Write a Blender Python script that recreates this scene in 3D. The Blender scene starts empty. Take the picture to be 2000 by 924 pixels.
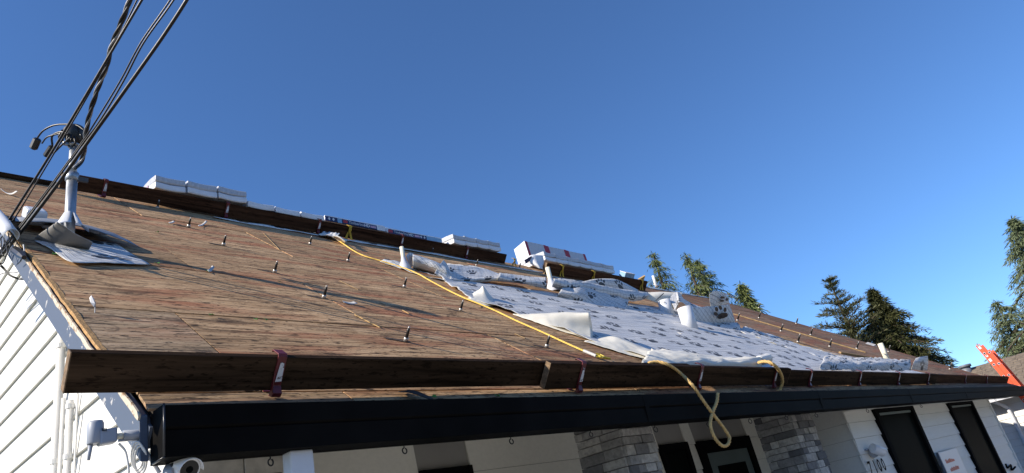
import bpy, bmesh, math, random
from mathutils import Vector, Matrix, noise
random.seed(7)
rnd = random.uniform
PI = math.pi

# ------------------------------------------------------------------ camera, sky, sun, exposure
FPX = 1338.74                       # focal length in photograph pixels (2000 wide)
YAW, PITCH, ROLL = .701782, .408379, -.228645
CAM = Vector((0, 0, 1.65))
FW = Vector((math.cos(YAW)*math.cos(PITCH), math.sin(YAW)*math.cos(PITCH), math.sin(PITCH)))
R0 = Vector((math.sin(YAW), -math.cos(YAW), 0)); U0 = R0.cross(FW)
RT = R0*math.cos(ROLL) + U0*math.sin(ROLL)
UP = U0*math.cos(ROLL) - R0*math.sin(ROLL)
scene = bpy.context.scene
COL = scene.collection
cd = bpy.data.cameras.new('camera'); cam = bpy.data.objects.new('camera', cd); COL.objects.link(cam)
cd.sensor_width = 36; cd.lens = FPX/2000*36; cd.clip_end = 2000; cd.clip_start = .05
cam.matrix_world = Matrix(((RT.x, UP.x, -FW.x, CAM.x), (RT.y, UP.y, -FW.y, CAM.y), (RT.z, UP.z, -FW.z, CAM.z), (0, 0, 0, 1)))
scene.camera = cam
SUN = Vector((-.788, .286, .545)).normalized()
wd = bpy.data.worlds.new('World'); scene.world = wd; wd.use_nodes = True
nt = wd.node_tree; bg = nt.nodes['Background']
sk = nt.nodes.new('ShaderNodeTexSky'); sk.sky_type = 'NISHITA'; sk.sun_disc = False
sk.sun_elevation = math.asin(SUN.z); sk.sun_rotation = math.atan2(SUN.x, SUN.y)
sk.air_density = .95; sk.dust_density = 0; sk.ozone_density = 10; sk.altitude = 0
nt.links.new(sk.outputs[0], bg.inputs[0]); bg.inputs[1].default_value = .12
sd = bpy.data.lights.new('sun', 'SUN'); sd.energy = 5; sd.angle = math.radians(.53); sd.color = (1, .90, .76)
so = bpy.data.objects.new('sun', sd); COL.objects.link(so); so.rotation_euler = SUN.to_track_quat('Z', 'Y').to_euler()
so.location = (-6, 3, 12)
vs = scene.view_settings; vs.view_transform = 'Standard'; vs.look = 'None'; vs.exposure = .58; vs.gamma = 1
vs.use_curve_mapping = False

# ------------------------------------------------------------------ places: eave corner, roof frame, points on planes
PA = math.radians(37.5); CA, SA = math.cos(PA), math.sin(PA)
E0 = Vector((.95167, 2.70312, 2.37))         # eave corner of the roof deck
EU, EV, EN = Vector((1, 0, 0)), Vector((0, CA, SA)), Vector((0, -SA, CA))
ROOF = Matrix(((1, 0, 0, E0.x), (0, CA, -SA, E0.y), (0, SA, CA, E0.z), (0, 0, 0, 1)))
VR = 6.45                                    # slope length eave to ridge
RY, RZ = E0.y + VR*CA, E0.z + VR*SA          # ridge line
def P(u, v, h=0): return E0 + EU*u + EV*v + EN*h
def G(x, y, z): return E0 + Vector((x, y, z))   # level frame from the eave corner
def loc(w): d = w - E0; return Vector((d.dot(EU), d.dot(EV), d.dot(EN)))
def ray(x, y): return FW + RT*((x-1000)/FPX) - UP*((y-462)/FPX)
def hit(x, y, n, q):
    d = ray(x, y); return CAM + d*((q-CAM).dot(n)/d.dot(n))
def on_roof(x, y, h=0): return hit(x, y, EN, P(0, 0, h))
def on_v(x, y, v): return hit(x, y, EV, P(0, v))
def on_x(x, y, u): return hit(x, y, EU, P(u, 0))
def on_y(x, y, yy): return hit(x, y, Vector((0, 1, 0)), G(0, yy, 0))
def far(x, y, d): return CAM + ray(x, y)*d

# ------------------------------------------------------------------ objects
def tag(o, label=None, cat=None, group=None, kind=None):
    if label: o['label'] = label
    if cat: o['category'] = cat
    if group: o['group'] = group
    if kind: o['kind'] = kind
    return o
WM = {}
def W(o): return WM.get(o.name, Matrix())
def thing(name, label, cat, at, group=None, frame=None, kind=None):
    o = bpy.data.objects.new(name, None); COL.objects.link(o); o.empty_display_size = .1
    m = (frame or Matrix()).to_3x3().to_4x4(); m.translation = at
    o.matrix_world = m; WM[o.name] = m.copy()
    return tag(o, label, cat, group, kind)
def node(name, parent):                      # a part that only groups sub-parts
    o = bpy.data.objects.new(name, None); COL.objects.link(o); o.parent = parent; o.empty_display_size = .1
    WM[o.name] = W(parent).copy(); return o
class MB:
    def __init__(s): s.v = []; s.f = []; s.uv = {}; s.mi = []
    def add(s, vs, fs, uvs=None, mi=0):
        b = len(s.v); s.v += [Vector(q) for q in vs]
        for i, f in enumerate(fs):
            if uvs: s.uv[len(s.f)] = [uvs[k] for k in f]
            s.f.append([b+k for k in f]); s.mi.append(mi)
        return s
    def obox(s, o, a, b, c, mi=0):           # corner and three edge vectors
        q = [o, o+a, o+a+b, o+b]; q += [p+c for p in q]
        fs = [(0, 3, 2, 1), (4, 5, 6, 7), (0, 1, 5, 4), (1, 2, 6, 5), (2, 3, 7, 6), (3, 0, 4, 7)]
        if a.cross(b).dot(c) < 0: fs = [f[::-1] for f in fs]
        return s.add(q, fs, mi=mi)
    def rbox(s, u0, u1, v0, v1, h0, h1, mi=0): return s.obox(P(u0, v0, h0), EU*(u1-u0), EV*(v1-v0), EN*(h1-h0), mi)
    def gbox(s, x0, x1, y0, y1, z0, z1, mi=0):
        return s.obox(G(x0, y0, z0), Vector((x1-x0, 0, 0)), Vector((0, y1-y0, 0)), Vector((0, 0, z1-z0)), mi)
    def prism(s, poly, d, mi=0):             # polygon of world points swept along d
        n = len(poly); q = list(poly) + [p+d for p in poly]
        nn = sum(((poly[i]-poly[0]).cross(poly[i+1]-poly[0]) for i in range(1, n-1)), Vector())
        fs = [tuple(range(n-1, -1, -1)), tuple(range(n, 2*n))] + [(i, (i+1) % n, n+(i+1) % n, n+i) for i in range(n)]
        if nn.dot(d) < 0: fs = [f[::-1] for f in fs]
        return s.add(q, fs, mi=mi)
    def tube(s, pts, r, n=8, caps=True, mi=0):
        pts = [Vector(p) for p in pts]; m = len(pts)
        rr = r if isinstance(r, (list, tuple)) else [r]*m
        t0 = (pts[1]-pts[0]).normalized(); x = t0.orthogonal().normalized(); vs = []
        for i, p in enumerate(pts):
            t = (pts[min(i+1, m-1)]-pts[max(i-1, 0)])
            t = t.normalized() if t.length > 1e-9 else t0
            x = (x - t*x.dot(t)); x = x.normalized() if x.length > 1e-6 else t.orthogonal().normalized()
            y = t.cross(x)
            vs += [p + x*(rr[i]*math.cos(2*PI*k/n)) + y*(rr[i]*math.sin(2*PI*k/n)) for k in range(n)]
        fs = [(i*n+k, i*n+(k+1) % n, (i+1)*n+(k+1) % n, (i+1)*n+k) for i in range(m-1) for k in range(n)]
        if caps: fs += [tuple(range(n-1, -1, -1)), tuple((m-1)*n+k for k in range(n))]
        return s.add(vs, fs, mi=mi)
    def grid(s, rows, uvs=None, mi=0):
        m, n = len(rows), len(rows[0])
        fs = [(i*n+k, i*n+k+1, (i+1)*n+k+1, (i+1)*n+k) for i in range(m-1) for k in range(n-1)]
        return s.add([p for r in rows for p in r], fs, [q for r in uvs for q in r] if uvs else None, mi)
    def build(s, name, mat, parent=None, smooth=False, bevel=0, at=None, frame=None, solid=0, sub=0):
        me = bpy.data.meshes.new(name)
        if parent is not None: m = W(parent)
        else:
            m = (frame or Matrix()).to_3x3().to_4x4()
            if at is None:
                c = sum(s.v, Vector())/len(s.v); at = Vector((c.x, c.y, min(p.z for p in s.v)))
            m.translation = at
        inv = m.inverted()
        me.from_pydata([inv @ p for p in s.v], [], s.f)
        if s.uv:
            l = me.uv_layers.new(name='UVMap')
            for p in me.polygons:
                if p.index in s.uv:
                    for k, li in enumerate(p.loop_indices): l.data[li].uv = s.uv[p.index][k]
        mats = mat if isinstance(mat, (list, tuple)) else [mat]
        for x in mats: me.materials.append(M[x] if isinstance(x, str) else x)
        for p, i in zip(me.polygons, s.mi): p.material_index = i
        if smooth: me.polygons.foreach_set('use_smooth', [True]*len(me.polygons))
        me.update()
        o = bpy.data.objects.new(name, me); COL.objects.link(o)
        if parent is not None: o.parent = parent
        else: o.matrix_world = m
        WM[o.name] = m.copy()
        if sub: q = o.modifiers.new('sub', 'SUBSURF'); q.levels = q.render_levels = sub
        if solid:
            q = o.modifiers.new('solid', 'SOLIDIFY'); q.thickness = solid; q.offset = -1
            if len(mats) > 1: q.material_offset = 1; q.material_offset_rim = 1
        if bevel: q = o.modifiers.new('bevel', 'BEVEL'); q.width = bevel; q.segments = 2; q.limit_method = 'ANGLE'; q.angle_limit = .6
        return o
def cat(pts, n=6):                           # Catmull-Rom curve through points
    pts = [Vector(p) for p in pts]; q = [2*pts[0]-pts[1]] + pts + [2*pts[-1]-pts[-2]]; out = []
    for i in range(1, len(q)-2):
        for k in range(n):
            t = k/n; a, b, c, d = q[i-1], q[i], q[i+1], q[i+2]
            out.append(.5*((2*b) + (c-a)*t + (2*a-5*b+4*c-d)*t*t + (3*b-a-3*c+d)*t**3))
    out.append(pts[-1]); return out
def loft(rows, nu=6, nv=4, rot=0, uo=(0, 0), wob=0):
    """smooth sheet through rows of world points, with lengths in metres as UV"""
    rr = [cat(r, nu) for r in rows]; n = len(rr[0])
    cols = [cat([r[k] for r in rr], nv) for k in range(n)]
    g = [[cols[k][i] for k in range(n)] for i in range(len(cols[0]))]
    if wob:
        for i, r in enumerate(g):
            for k, p in enumerate(r):
                r[k] = p + Vector((noise.noise(p*5), noise.noise(p*5+Vector((9, 0, 0))), noise.noise(p*4+Vector((0, 7, 0)))))*wob + EN*((abs(noise.noise(p*8))-.2)*wob*1.5 + (abs(noise.noise(p*19))-.2)*wob*.7)
    mi = len(g)//2; us = [0]
    for k in range(1, n): us.append(us[-1] + (g[mi][k]-g[mi][k-1]).length)
    vs = [0]; mk = n//2
    for i in range(1, len(g)): vs.append(vs[-1] + (g[i][mk]-g[i-1][mk]).length)
    c, s = math.cos(rot), math.sin(rot)
    uv = [[(c*us[k]-s*vs[i]+uo[0], s*us[k]+c*vs[i]+uo[1]) for k in range(n)] for i in range(len(g))]
    return MB().grid(g, uv)

# ------------------------------------------------------------------ materials
M = {}
class NT:
    def __init__(s, name):
        s.m = bpy.data.materials.new(name); s.m.use_nodes = True; s.t = s.m.node_tree; s.b = s.t.nodes['Principled BSDF']; M[name] = s.m
    def n(s, k, **kw):
        q = s.t.nodes.new(k)
        for a, b in kw.items(): setattr(q, a, b)
        return q
    def put(s, sock, v):
        if isinstance(v, bpy.types.NodeSocket): s.t.links.new(v, sock)
        elif isinstance(v, (tuple, list)) and sock.type == 'RGBA': sock.default_value = (*v[:3], 1)
        else: sock.default_value = v
    def math(s, op, a, b=0, c=None):
        q = s.n('ShaderNodeMath', operation=op); s.put(q.inputs[0], a); s.put(q.inputs[1], b)
        if c is not None: s.put(q.inputs[2], c)
        return q.outputs[0]
    def obj(s, scale=(1, 1, 1), rand=0):
        t = s.n('ShaderNodeTexCoord'); v = t.outputs['Object']
        if rand:
            i = s.n('ShaderNodeObjectInfo'); m = s.n('ShaderNodeVectorMath', operation='SCALE'); m.inputs[0].default_value = (rand, rand*1.7, rand*.6)
            s.put(m.inputs['Scale'], i.outputs['Random']); a = s.n('ShaderNodeVectorMath', operation='ADD'); s.put(a.inputs[0], v); s.put(a.inputs[1], m.outputs[0]); v = a.outputs[0]
        q = s.n('ShaderNodeMapping'); s.put(q.inputs[0], v); q.inputs['Scale'].default_value = scale
        return q.outputs[0]
    def noise(s, vec, scale=5, det=4, rough=.55, dist=0):
        q = s.n('ShaderNodeTexNoise'); s.put(q.inputs['Vector'], vec); q.inputs['Scale'].default_value = scale
        q.inputs['Detail'].default_value = det; q.inputs['Roughness'].default_value = rough; q.inputs['Distortion'].default_value = dist
        return q.outputs[0]
    def ramp(s, f, *st):
        q = s.n('ShaderNodeValToRGB'); s.put(q.inputs[0], f); e = q.color_ramp.elements
        while len(e) < len(st): e.new(.5)
        for k, (p, c) in enumerate(st):
            e[k].position = p; e[k].color = (c, c, c, 1) if isinstance(c, (int, float)) else (*c, 1)
        return q.outputs[0]
    def mix(s, f, a, b, mode='MIX'):
        q = s.n('ShaderNodeMix', data_type='RGBA', blend_type=mode); s.put(q.inputs['Factor'], f); s.put(q.inputs[6], a); s.put(q.inputs[7], b); return q.outputs[2]
    def bump(s, h, st=.3, d=.01):
        q = s.n('ShaderNodeBump'); s.put(q.inputs['Height'], h); q.inputs['Strength'].default_value = st; q.inputs['Distance'].default_value = d
        s.t.links.new(q.outputs[0], s.b.inputs['Normal'])
    def tint(s, k): s.b.inputs['Specular Tint'].default_value = (k, k, k, 1)
    def set(s, col=None, rough=None, metal=None, spec=None):
        if col is not None: s.put(s.b.inputs['Base Color'], col)
        if rough is not None: s.put(s.b.inputs['Roughness'], rough)
        if metal is not None: s.put(s.b.inputs['Metallic'], metal)
        if spec is not None: s.put(s.b.inputs['Specular IOR Level'], spec)
        return s.m
def plain(name, c, var=.15, scale=8, rough=.6, bump=.15, dist=.004, metal=0, stretch=(1, 1, 1), rand=0, spec=.5, c2=None, lo=.35, hi=.65):
    t = NT(name); v = t.obj(stretch, rand); f = t.noise(v, scale, 5)
    c2 = c2 or tuple(x*(1-var) for x in c)
    t.set(t.ramp(f, (lo, c2), (hi, c)), rough, metal, spec)
    if bump: t.bump(f, bump, dist)
    return t
def wood(name, dark, mid, light, sx=1.3, sy=34, red=0, rough=.85, bump=.5, dist=.004, specks=.5, rand=3, blotch=0):
    t = NT(name); v = t.obj((sx, sy, sy), rand); v2 = t.obj((1, 1, 1), rand)
    g = t.noise(v, 1.0, 6, .62, .4); g2 = t.noise(t.obj((sx*4, sy*2.4, sy*2.4), rand), 1.0, 4, .6)
    c = t.ramp(g, (.34, dark), (.46, mid), (.64, light))
    big = t.noise(t.obj((.7, 2.2, 2), rand), 1.0, 3)
    c = t.mix(t.ramp(big, (.35, 0), (.7, .55)), c, tuple(x*.62 for x in mid))
    if red:
        r = t.noise(t.obj((.8, 5, 4), rand+1), 1.0, 3, .5)
        c = t.mix(t.ramp(r, (.50, 0), (.66, red)), c, (.31, .095, .045))
    if blotch:
        bl = t.noise(t.obj((2.2, 6, 6), rand+2), 1.0, 7, .75, .9)
        c = t.mix(t.ramp(bl, (.54, 0), (.66, blotch)), c, tuple(x*.9 for x in dark))
        pa = t.noise(t.obj((2.6, 6, 6), rand+5), 1.0, 5, .7)
        c = t.mix(t.ramp(pa, (.60, 0), (.70, .55)), c, tuple(min(1, x*1.15) for x in light))
    sp = t.ramp(t.noise(t.obj((9, 42, 42), rand), 1.0, 3, .6), (.57, 0), (.66, specks))
    c = t.mix(sp, c, tuple(x*.35 for x in dark))
    fl = t.ramp(t.noise(t.obj((26, 90, 90), rand), 1.0, 2, .5), (.62, 0), (.68, specks))
    c = t.mix(fl, c, tuple(x*.3 for x in dark))
    oi = t.n('ShaderNodeObjectInfo'); hv = t.n('ShaderNodeHueSaturation'); t.put(hv.inputs['Color'], c); t.put(hv.inputs['Value'], t.math('MULTIPLY_ADD', oi.outputs['Random'], .46, .82)); c = hv.outputs[0]
    t.set(c, rough, 0, .2)
    t.bump(t.math('ADD', t.math('MULTIPLY', g, .6), t.math('MULTIPLY', g2, .5)), bump, dist)
    return t
wood('deck', (.055, .032, .020), (.385, .235, .120), (.60, .40, .225), sx=2.0, sy=38, red=.62, bump=.8, dist=.006, specks=.95, blotch=.75)
wood('deck_grey', (.075, .055, .040), (.36, .245, .140), (.55, .39, .245), sx=2.0, sy=40, red=.35, bump=.8, dist=.006, specks=1, blotch=.9)
wood('deck_old', (.07, .045, .03), (.24, .145, .085), (.37, .24, .15), red=.6, bump=.6, blotch=.6)
wood('plank', (.009, .006, .004), (.029, .018, .011), (.058, .036, .022), sx=.9, sy=22, rough=.75, bump=.35, specks=.6)
wood('plank_red', (.018, .009, .006), (.062, .031, .019), (.11, .056, .032), sx=.9, sy=22, rough=.75, bump=.35)
for n_ in ('plank', 'plank_red'): M[n_].node_tree.nodes['Principled BSDF'].inputs['IOR'].default_value = 1.15
plain('end_grain', (.24, .155, .085), .6, 40, .85, .5)
plain('old_batten', (.40, .27, .13), .4, 20, .85, .3)
plain('fresh_wood', (.62, .40, .16), .35, 30, .8, .3, stretch=(1, 8, 8))
plain('under_deck', (.03, .022, .016), .3, 6, .9, 0)
plain('ply_edge', (.50, .29, .11), .5, 14, .85, .6, .006, stretch=(6, 1, 6))
def paint(name, c, chip, amt, rough=.5, scale=14):
    t = NT(name); v = t.obj(); f = t.noise(v, scale, 6, .7); w = t.noise(v, 2.2, 3)
    k = t.ramp(t.math('ADD', f, t.math('MULTIPLY', w, .35)), (amt, 0), (amt+.02, 1))
    t.set(t.mix(k, t.mix(t.noise(v, 3, 3), tuple(x*.88 for x in c), c), chip), rough); t.bump(t.math('MULTIPLY', k, -1), .35, .003); return t
paint('slate_paint', (.085, .105, .145), (.50, .48, .45), .79, .5)
paint('cream_peel', (.56, .50, .40), (.30, .19, .10), .70, .8, 22)
plain('white_siding', (.74, .73, .69), .05, 3, .55, .12, .002, stretch=(1, 12, 12))
plain('porch_siding', (.80, .78, .70), .06, 3, .55, .12, .002, stretch=(8, 1, 12))
plain('wall_back', (.30, .29, .27), .1, 3, .8, 0)
plain('gutter_black', (.0085, .008, .0078), .4, 3, .6, .05, .002, spec=.06)
plain('gutter_lip', (.03, .03, .034), .3, 5, .3, 0)
plain('white_pvc', (.80, .79, .75), .06, 5, .35, 0)
plain('cream_pvc', (.78, .75, .60), .12, 9, .45, .1)
plain('white_metal', (.64, .66, .70), .05, 6, .4, 0)
plain('galvanised', (.46, .48, .50), .28, 16, .42, .12, .002, metal=.75)
plain('lead', (.40, .42, .44), .3, 9, .5, .3, .006, metal=.5)
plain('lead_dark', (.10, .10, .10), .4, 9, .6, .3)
plain('black_plastic', (.012, .012, .013), .3, 20, .38, .1)
plain('cable_black', (.010, .010, .011), .3, 30, .42, .2)
plain('cable_alu', (.40, .40, .41), .5, 40, .5, .3, metal=.4)
plain('tar_stain', (.085, .055, .038), .5, 30, .9, .3)
plain('peg_dark', (.028, .027, .027), .4, 40, .38, .15, metal=.3)
plain('peg_steel', (.55, .53, .50), .3, 60, .4, .2, metal=.6)
plain('red_paint', (.14, .010, .017), .4, 24, .42, .15)
plain('sticker', (.64, .65, .68), 0, 0, .6, .2, c2=(.09, .06, .07), lo=.44, hi=.5)
M['sticker'].node_tree.nodes['Noise Texture'].inputs['Scale'].default_value = 46
plain('yellow_strap', (.62, .40, .03), .35, 18, .7, .3)
plain('rope_yellow', (.86, .58, .12), .25, 26, .65, .2)
plain('rope_tan', (.70, .47, .18), .35, 26, .75, .25)
plain('hook_yellow', (.70, .55, .05), .25, 20, .4, .1)
plain('ladder_orange', (.80, .085, .022), .12, 6, .42, .05)
plain('ladder_alu', (.62, .62, .63), .2, 20, .35, .1, metal=.8)
plain('window_black', (.008, .008, .009), .2, 5, .6, 0, spec=.06)
plain('sign_white', (.74, .74, .76), .03, 4, .4, 0)
plain('sign_red', (.62, .10, .04), .1, 9, .5, 0)
plain('door_green', (.10, .135, .13), .1, 4, .4, 0)
plain('leaf_green', (.12, .34, .05), .4, 12, .6, 0)
plain('scrap_white', (.52, .51, .49), .15, 12, .6, .1)
plain('asphalt_scrap', (.03, .03, .032), .4, 30, .8, .4)
plain('wrap_white', (.76, .77, .80), .16, 9, .33, .35, .01)
plain('wrap_grey', (.52, .535, .57), .22, 16, .38, .4, .01, stretch=(4, 1, 1))
plain('wrap_red', (.36, .012, .02), .2, 8, .4, .1)
plain('wrap_blue', (.012, .020, .10), .3, 8, .4, .1)
plain('wrap_sky', (.22, .42, .62), .2, 8, .4, .1)
plain('wrap_pink', (.62, .40, .52), .3, 20, .4, .1)
plain('print_white', (.72, .73, .76), .05, 9, .5, 0)
plain('print_red', (.45, .03, .04), .2, 9, .5, 0)
plain('under_cream', (.74, .71, .62), .12, 6, .55, .25, .006)
plain('bark', (.085, .060, .042), .5, 9, .9, .7, .03, stretch=(1, 1, .3))
plain('concrete', (.34, .33, .30), .2, 1.2, .9, .3, .01)
plain('shingle_far', (.205, .165, .125), .45, 7, .9, .4, .01, rand=9)
plain('vent_grey', (.16, .18, .21), .3, 9, .5, .1)
plain('under_shaded', (.20, .195, .185), .25, 6, .6, .2)  # cream underside turned from the sun: its shade is put into this colour
plain('lens_black', (.006, .006, .007), .2, 9, .12, 0)
plain('camera_white', (.82, .82, .83), .03, 6, .3, 0)
plain('station_grey', (.31, .34, .40), .05, 6, .45, 0)
t = NT('glass'); t.set((.006, .007, .007), .4); t.b.inputs['IOR'].default_value = 1.03
for n_ in ('gutter_black', 'window_black'):
    M[n_].node_tree.nodes['Principled BSDF'].inputs['Specular Tint'].default_value = (.5, .48, .46, 1); M[n_].node_tree.nodes['Principled BSDF'].inputs['IOR'].default_value = 1.32 if n_[0] == 'g' else 1.12
def foliage(name, a, b):
    t = NT(name); v = t.obj(); i = t.n('ShaderNodeTexCoord')
    f = t.noise(v, .9, 4); g = t.noise(v, 7, 2)
    t.set(t.mix(t.math('ADD', t.math('MULTIPLY', f, .7), t.math('MULTIPLY', g, .3)), a, b), .65, 0, .25)
    t.b.inputs['Subsurface Weight'].default_value = 0
foliage('cedar_green', (.050, .080, .030), (.20, .225, .075))
foliage('pine_green', (.030, .042, .022), (.130, .125, .050))
foliage('fir_green', (.014, .024, .013), (.085, .085, .024))
foliage('tall_green', (.060, .088, .050), (.185, .215, .105))
def stone(name):
    t = NT(name); v = t.obj((1, 1, 1), 11); i = t.n('ShaderNodeObjectInfo')
    c = t.ramp(i.outputs['Random'], (0, (.11, .113, .12)), (.22, (.20, .20, .205)), (.45, (.34, .335, .325)), (.75, (.58, .57, .54)), (1, (.42, .40, .37)))
    f = t.noise(v, 22, 6, .65)
    t.set(t.mix(t.ramp(f, (.3, .6), (.6, 0)), c, (.09, .09, .09)), .85, 0, .2); t.bump(f, .8, .012)
stone('ledge_stone')
plain('pale_stone', (.56, .53, .46), .3, 14, .85, .7, .01, rand=7)
def underlay(name='underlay', paws=True):    # printed roofing underlayment: thin grid and paw prints
    t = NT(name); uv = t.n('ShaderNodeUVMap').outputs[0]; sp = t.n('ShaderNodeSeparateXYZ'); t.put(sp.inputs[0], uv); x, y = sp.outputs[0], sp.outputs[1]
    def line(c, p, w): return t.math('GREATER_THAN', t.math('ABSOLUTE', t.math('SUBTRACT', t.math('FRACT', t.math('DIVIDE', c, p)), .5)), .5-w)
    grid = t.math('MAXIMUM', line(x, .078, .03), line(y, .078, .05))
    CX, CY = .48, .33
    row = t.math('FLOOR', t.math('DIVIDE', y, CY))
    wn = t.n('ShaderNodeTexWhiteNoise', noise_dimensions='1D'); t.put(wn.inputs['W'], row)
    xs = t.math('ADD', x, t.math('MULTIPLY', wn.outputs['Value'], CX*3))
    cid = t.math('ADD', t.math('MULTIPLY', row, 17.3), t.math('FLOOR', t.math('DIVIDE', xs, CX))); w2 = t.n('ShaderNodeTexWhiteNoise', noise_dimensions='1D'); t.put(w2.inputs['W'], cid)
    lx = t.math('MULTIPLY', t.math('SUBTRACT', t.math('FRACT', t.math('DIVIDE', xs, CX)), .5), CX)
    ly = t.math('ADD', t.math('MULTIPLY', t.math('SUBTRACT', t.math('FRACT', t.math('DIVIDE', y, CY)), .5), CY), t.math('MULTIPLY', t.math('SUBTRACT', w2.outputs['Value'], .5), .10))
    def ell(cx, cy, a, b, r):
        dx, dy = t.math('SUBTRACT', lx, cx), t.math('SUBTRACT', ly, cy); c, s = math.cos(r), math.sin(r)
        p = t.math('DIVIDE', t.math('ADD', t.math('MULTIPLY', dx, c), t.math('MULTIPLY', dy, s)), a)
        q = t.math('DIVIDE', t.math('SUBTRACT', t.math('MULTIPLY', dy, c), t.math('MULTIPLY', dx, s)), b)
        return t.math('LESS_THAN', t.math('ADD', t.math('MULTIPLY', p, p), t.math('MULTIPLY', q, q)), 1)
    paw = ell(.01, -.045, .062, .044, -.2)
    for e in ((-.028, -.055, .036, .036, 0), (.05, -.05, .03, .034, 0), (-.085, .01, .024, .036, .5), (-.035, .055, .024, .04, .15), (.035, .06, .024, .04, -.15), (.088, .018, .024, .036, -.5)):
        paw = t.math('MAXIMUM', paw, ell(*e))
    paw = t.math('MULTIPLY', paw, t.math('GREATER_THAN', w2.outputs['Value'], .16))
    v = t.obj((1, 1, 1)); f = t.noise(v, 9, 4)
    base = t.mix(f, (.54, .545, .55), (.72, .72, .71)) if paws else t.mix(f, (.62, .62, .61), (.74, .735, .72))
    c = t.mix(t.math('MULTIPLY', grid, .62), base, (.06, .06, .07)); c = t.mix(t.math('MULTIPLY', paw, .93 if paws else 0), c, (.018, .018, .02))
    mp = t.n('ShaderNodeMapping'); t.put(mp.inputs[0], uv); mp.inputs['Scale'].default_value = (2.2, 34, 1)
    wr = t.noise(mp.outputs[0], 1, 5, .6, .3)
    st = t.n('ShaderNodeMapping'); t.put(st.inputs[0], uv); st.inputs['Scale'].default_value = (1.1, 46, 1); sn = t.noise(st.outputs[0], 1, 4, .65, .4)
    c = t.mix(t.ramp(sn, (.55, 0), (.66, .72)), c, (.12, .125, .14))  # dark streaks: wrinkle shade put into the colour, along with crowded grid print
    t.set(c, .55, 0, .3); t.bump(t.math('ADD', t.math('MULTIPLY', f, .3), t.math('MULTIPLY', wr, 1.0)), .55, .012)
underlay(); underlay('underlay_grid', False); UG = ['underlay_grid', 'under_cream']
# ------------------------------------------------------------------ setting: ground
gm = MB().add([Vector((-300, -300, 0)), Vector((300, -300, 0)), Vector((300, 300, 0)), Vector((-300, 300, 0))], [(0, 1, 2, 3)])
plain('ground_dry', (.085, .09, .05), .35, .6, .95, .3)
tag(gm.build('ground', 'ground_dry', at=Vector()), kind='structure')
tag(MB().add([Vector((-9, -14, .004)), Vector((22, -14, .004)), Vector((22, 2.9, .004)), Vector((-9, 2.9, .004))], [(0, 1, 2, 3)]).build('driveway', 'concrete', at=Vector((0, 0, .004))), kind='structure')
# trees across the road, out of frame behind the viewer: added to shade the facade and darken its reflections
rs_ = random.Random(77); tv, tf = [], []
for k in range(5200):
    cx = rs_.uniform(-18, 60); lump = 7.5 + 2.2*math.sin(cx*.55) + 1.2*math.sin(cx*1.3+1)
    p = Vector((cx, -17 + rs_.gauss(0, 1.3), rs_.uniform(.2, 1)*lump)); d1 = Vector((rs_.gauss(0, 1), rs_.gauss(0, 1), rs_.gauss(0, 1))).normalized(); d2 = d1.orthogonal().normalized()
    b = len(tv); w_ = rs_.uniform(.25, .55); tv += [p-d1*w_, p+d2*w_*.6, p+d1*w_, p-d2*w_*.6]; tf.append((b, b+1, b+2, b+3))
foliage('added_tree_green', (.03, .045, .02), (.09, .11, .04))
tm = MB(); tm.add(tv, tf); tag(tm.build('added_trees', 'added_tree_green', at=Vector((20, -17, 0))), kind='stuff')
# ------------------------------------------------------------------ the house
house = thing('house', 'white house with stripped plywood roof, black gutter and stone porch columns', 'house', G(0, 0, -2.37))
def u_end(v): return 18.3 + (15.6-18.3)*v/VR       # right edge of the front slope
def slab(poly, h0, h1):                            # polygon in (u,v) between two heights
    return MB().prism([P(u, v, h0) for u, v in poly], EN*(h1-h0))
roofb = slab([(.015, .01), (u_end(.01)-.02, .01), (u_end(VR)-.02, VR-.02), (.015, VR-.02)], -.05, -.0135).build('roof', 'under_deck', house)
back = MB().prism([G(.0, RY-E0.y+.004, VR*SA-.012), G(u_end(VR), RY-E0.y+.004, VR*SA-.012), G(18.3, 2*(RY-E0.y), -.012), G(0, 2*(RY-E0.y), -.012)], Vector((0, 0, -.04)))
back.build('back_slope', 'deck_old', house)
def clip(poly, f):
    out = []
    for i in range(len(poly)):
        a, b = poly[i], poly[(i+1) % len(poly)]; fa, fb = f(a), f(b)
        if fa >= 0: out.append(a)
        if (fa >= 0) != (fb >= 0): t = fa/(fa-fb); out.append((a[0]+(b[0]-a[0])*t, a[1]+(b[1]-a[1])*t))
    return out
rows = [(0, .16, .9), (.16, 1.37, .5), (1.37, 2.59, 1.87), (2.59, 3.81, 1.03), (3.81, 5.03, 2.4), (5.03, 6.25, 1.3), (6.25, VR, .4)]
for v0, v1, s in rows:
    u = s-2.44
    while u < 18.4:
        g = .0026 + rnd(0, .0026)
        gv = g+.0035; poly = [(max(u+g, 0), v0+gv), (u+2.44-g, v0+gv), (u+2.44-g, v1-gv), (max(u+g, 0), v1-gv)]
        if u < 0: poly = [(-.012+.01*noise.noise(Vector((v0*3, 1, 0))), v0+gv), (u+2.44-g, v0+gv), (u+2.44-g, v1-gv), (-.012+.01*noise.noise(Vector((v1*3, 1, 0))), v1-gv)]
        poly = clip(poly, lambda p: u_end(p[1])-p[0])
        if len(poly) > 2 and u+2.44 > .02:
            dh = rnd(-.003, .003)
            slab(poly, -.0125+dh, dh).build('deck_panel', 'deck_old' if u > 10.5 else ('deck_grey' if u < 0 and v1 < 1.5 else 'deck'), roofb, bevel=.0012)
        u += 2.44
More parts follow.
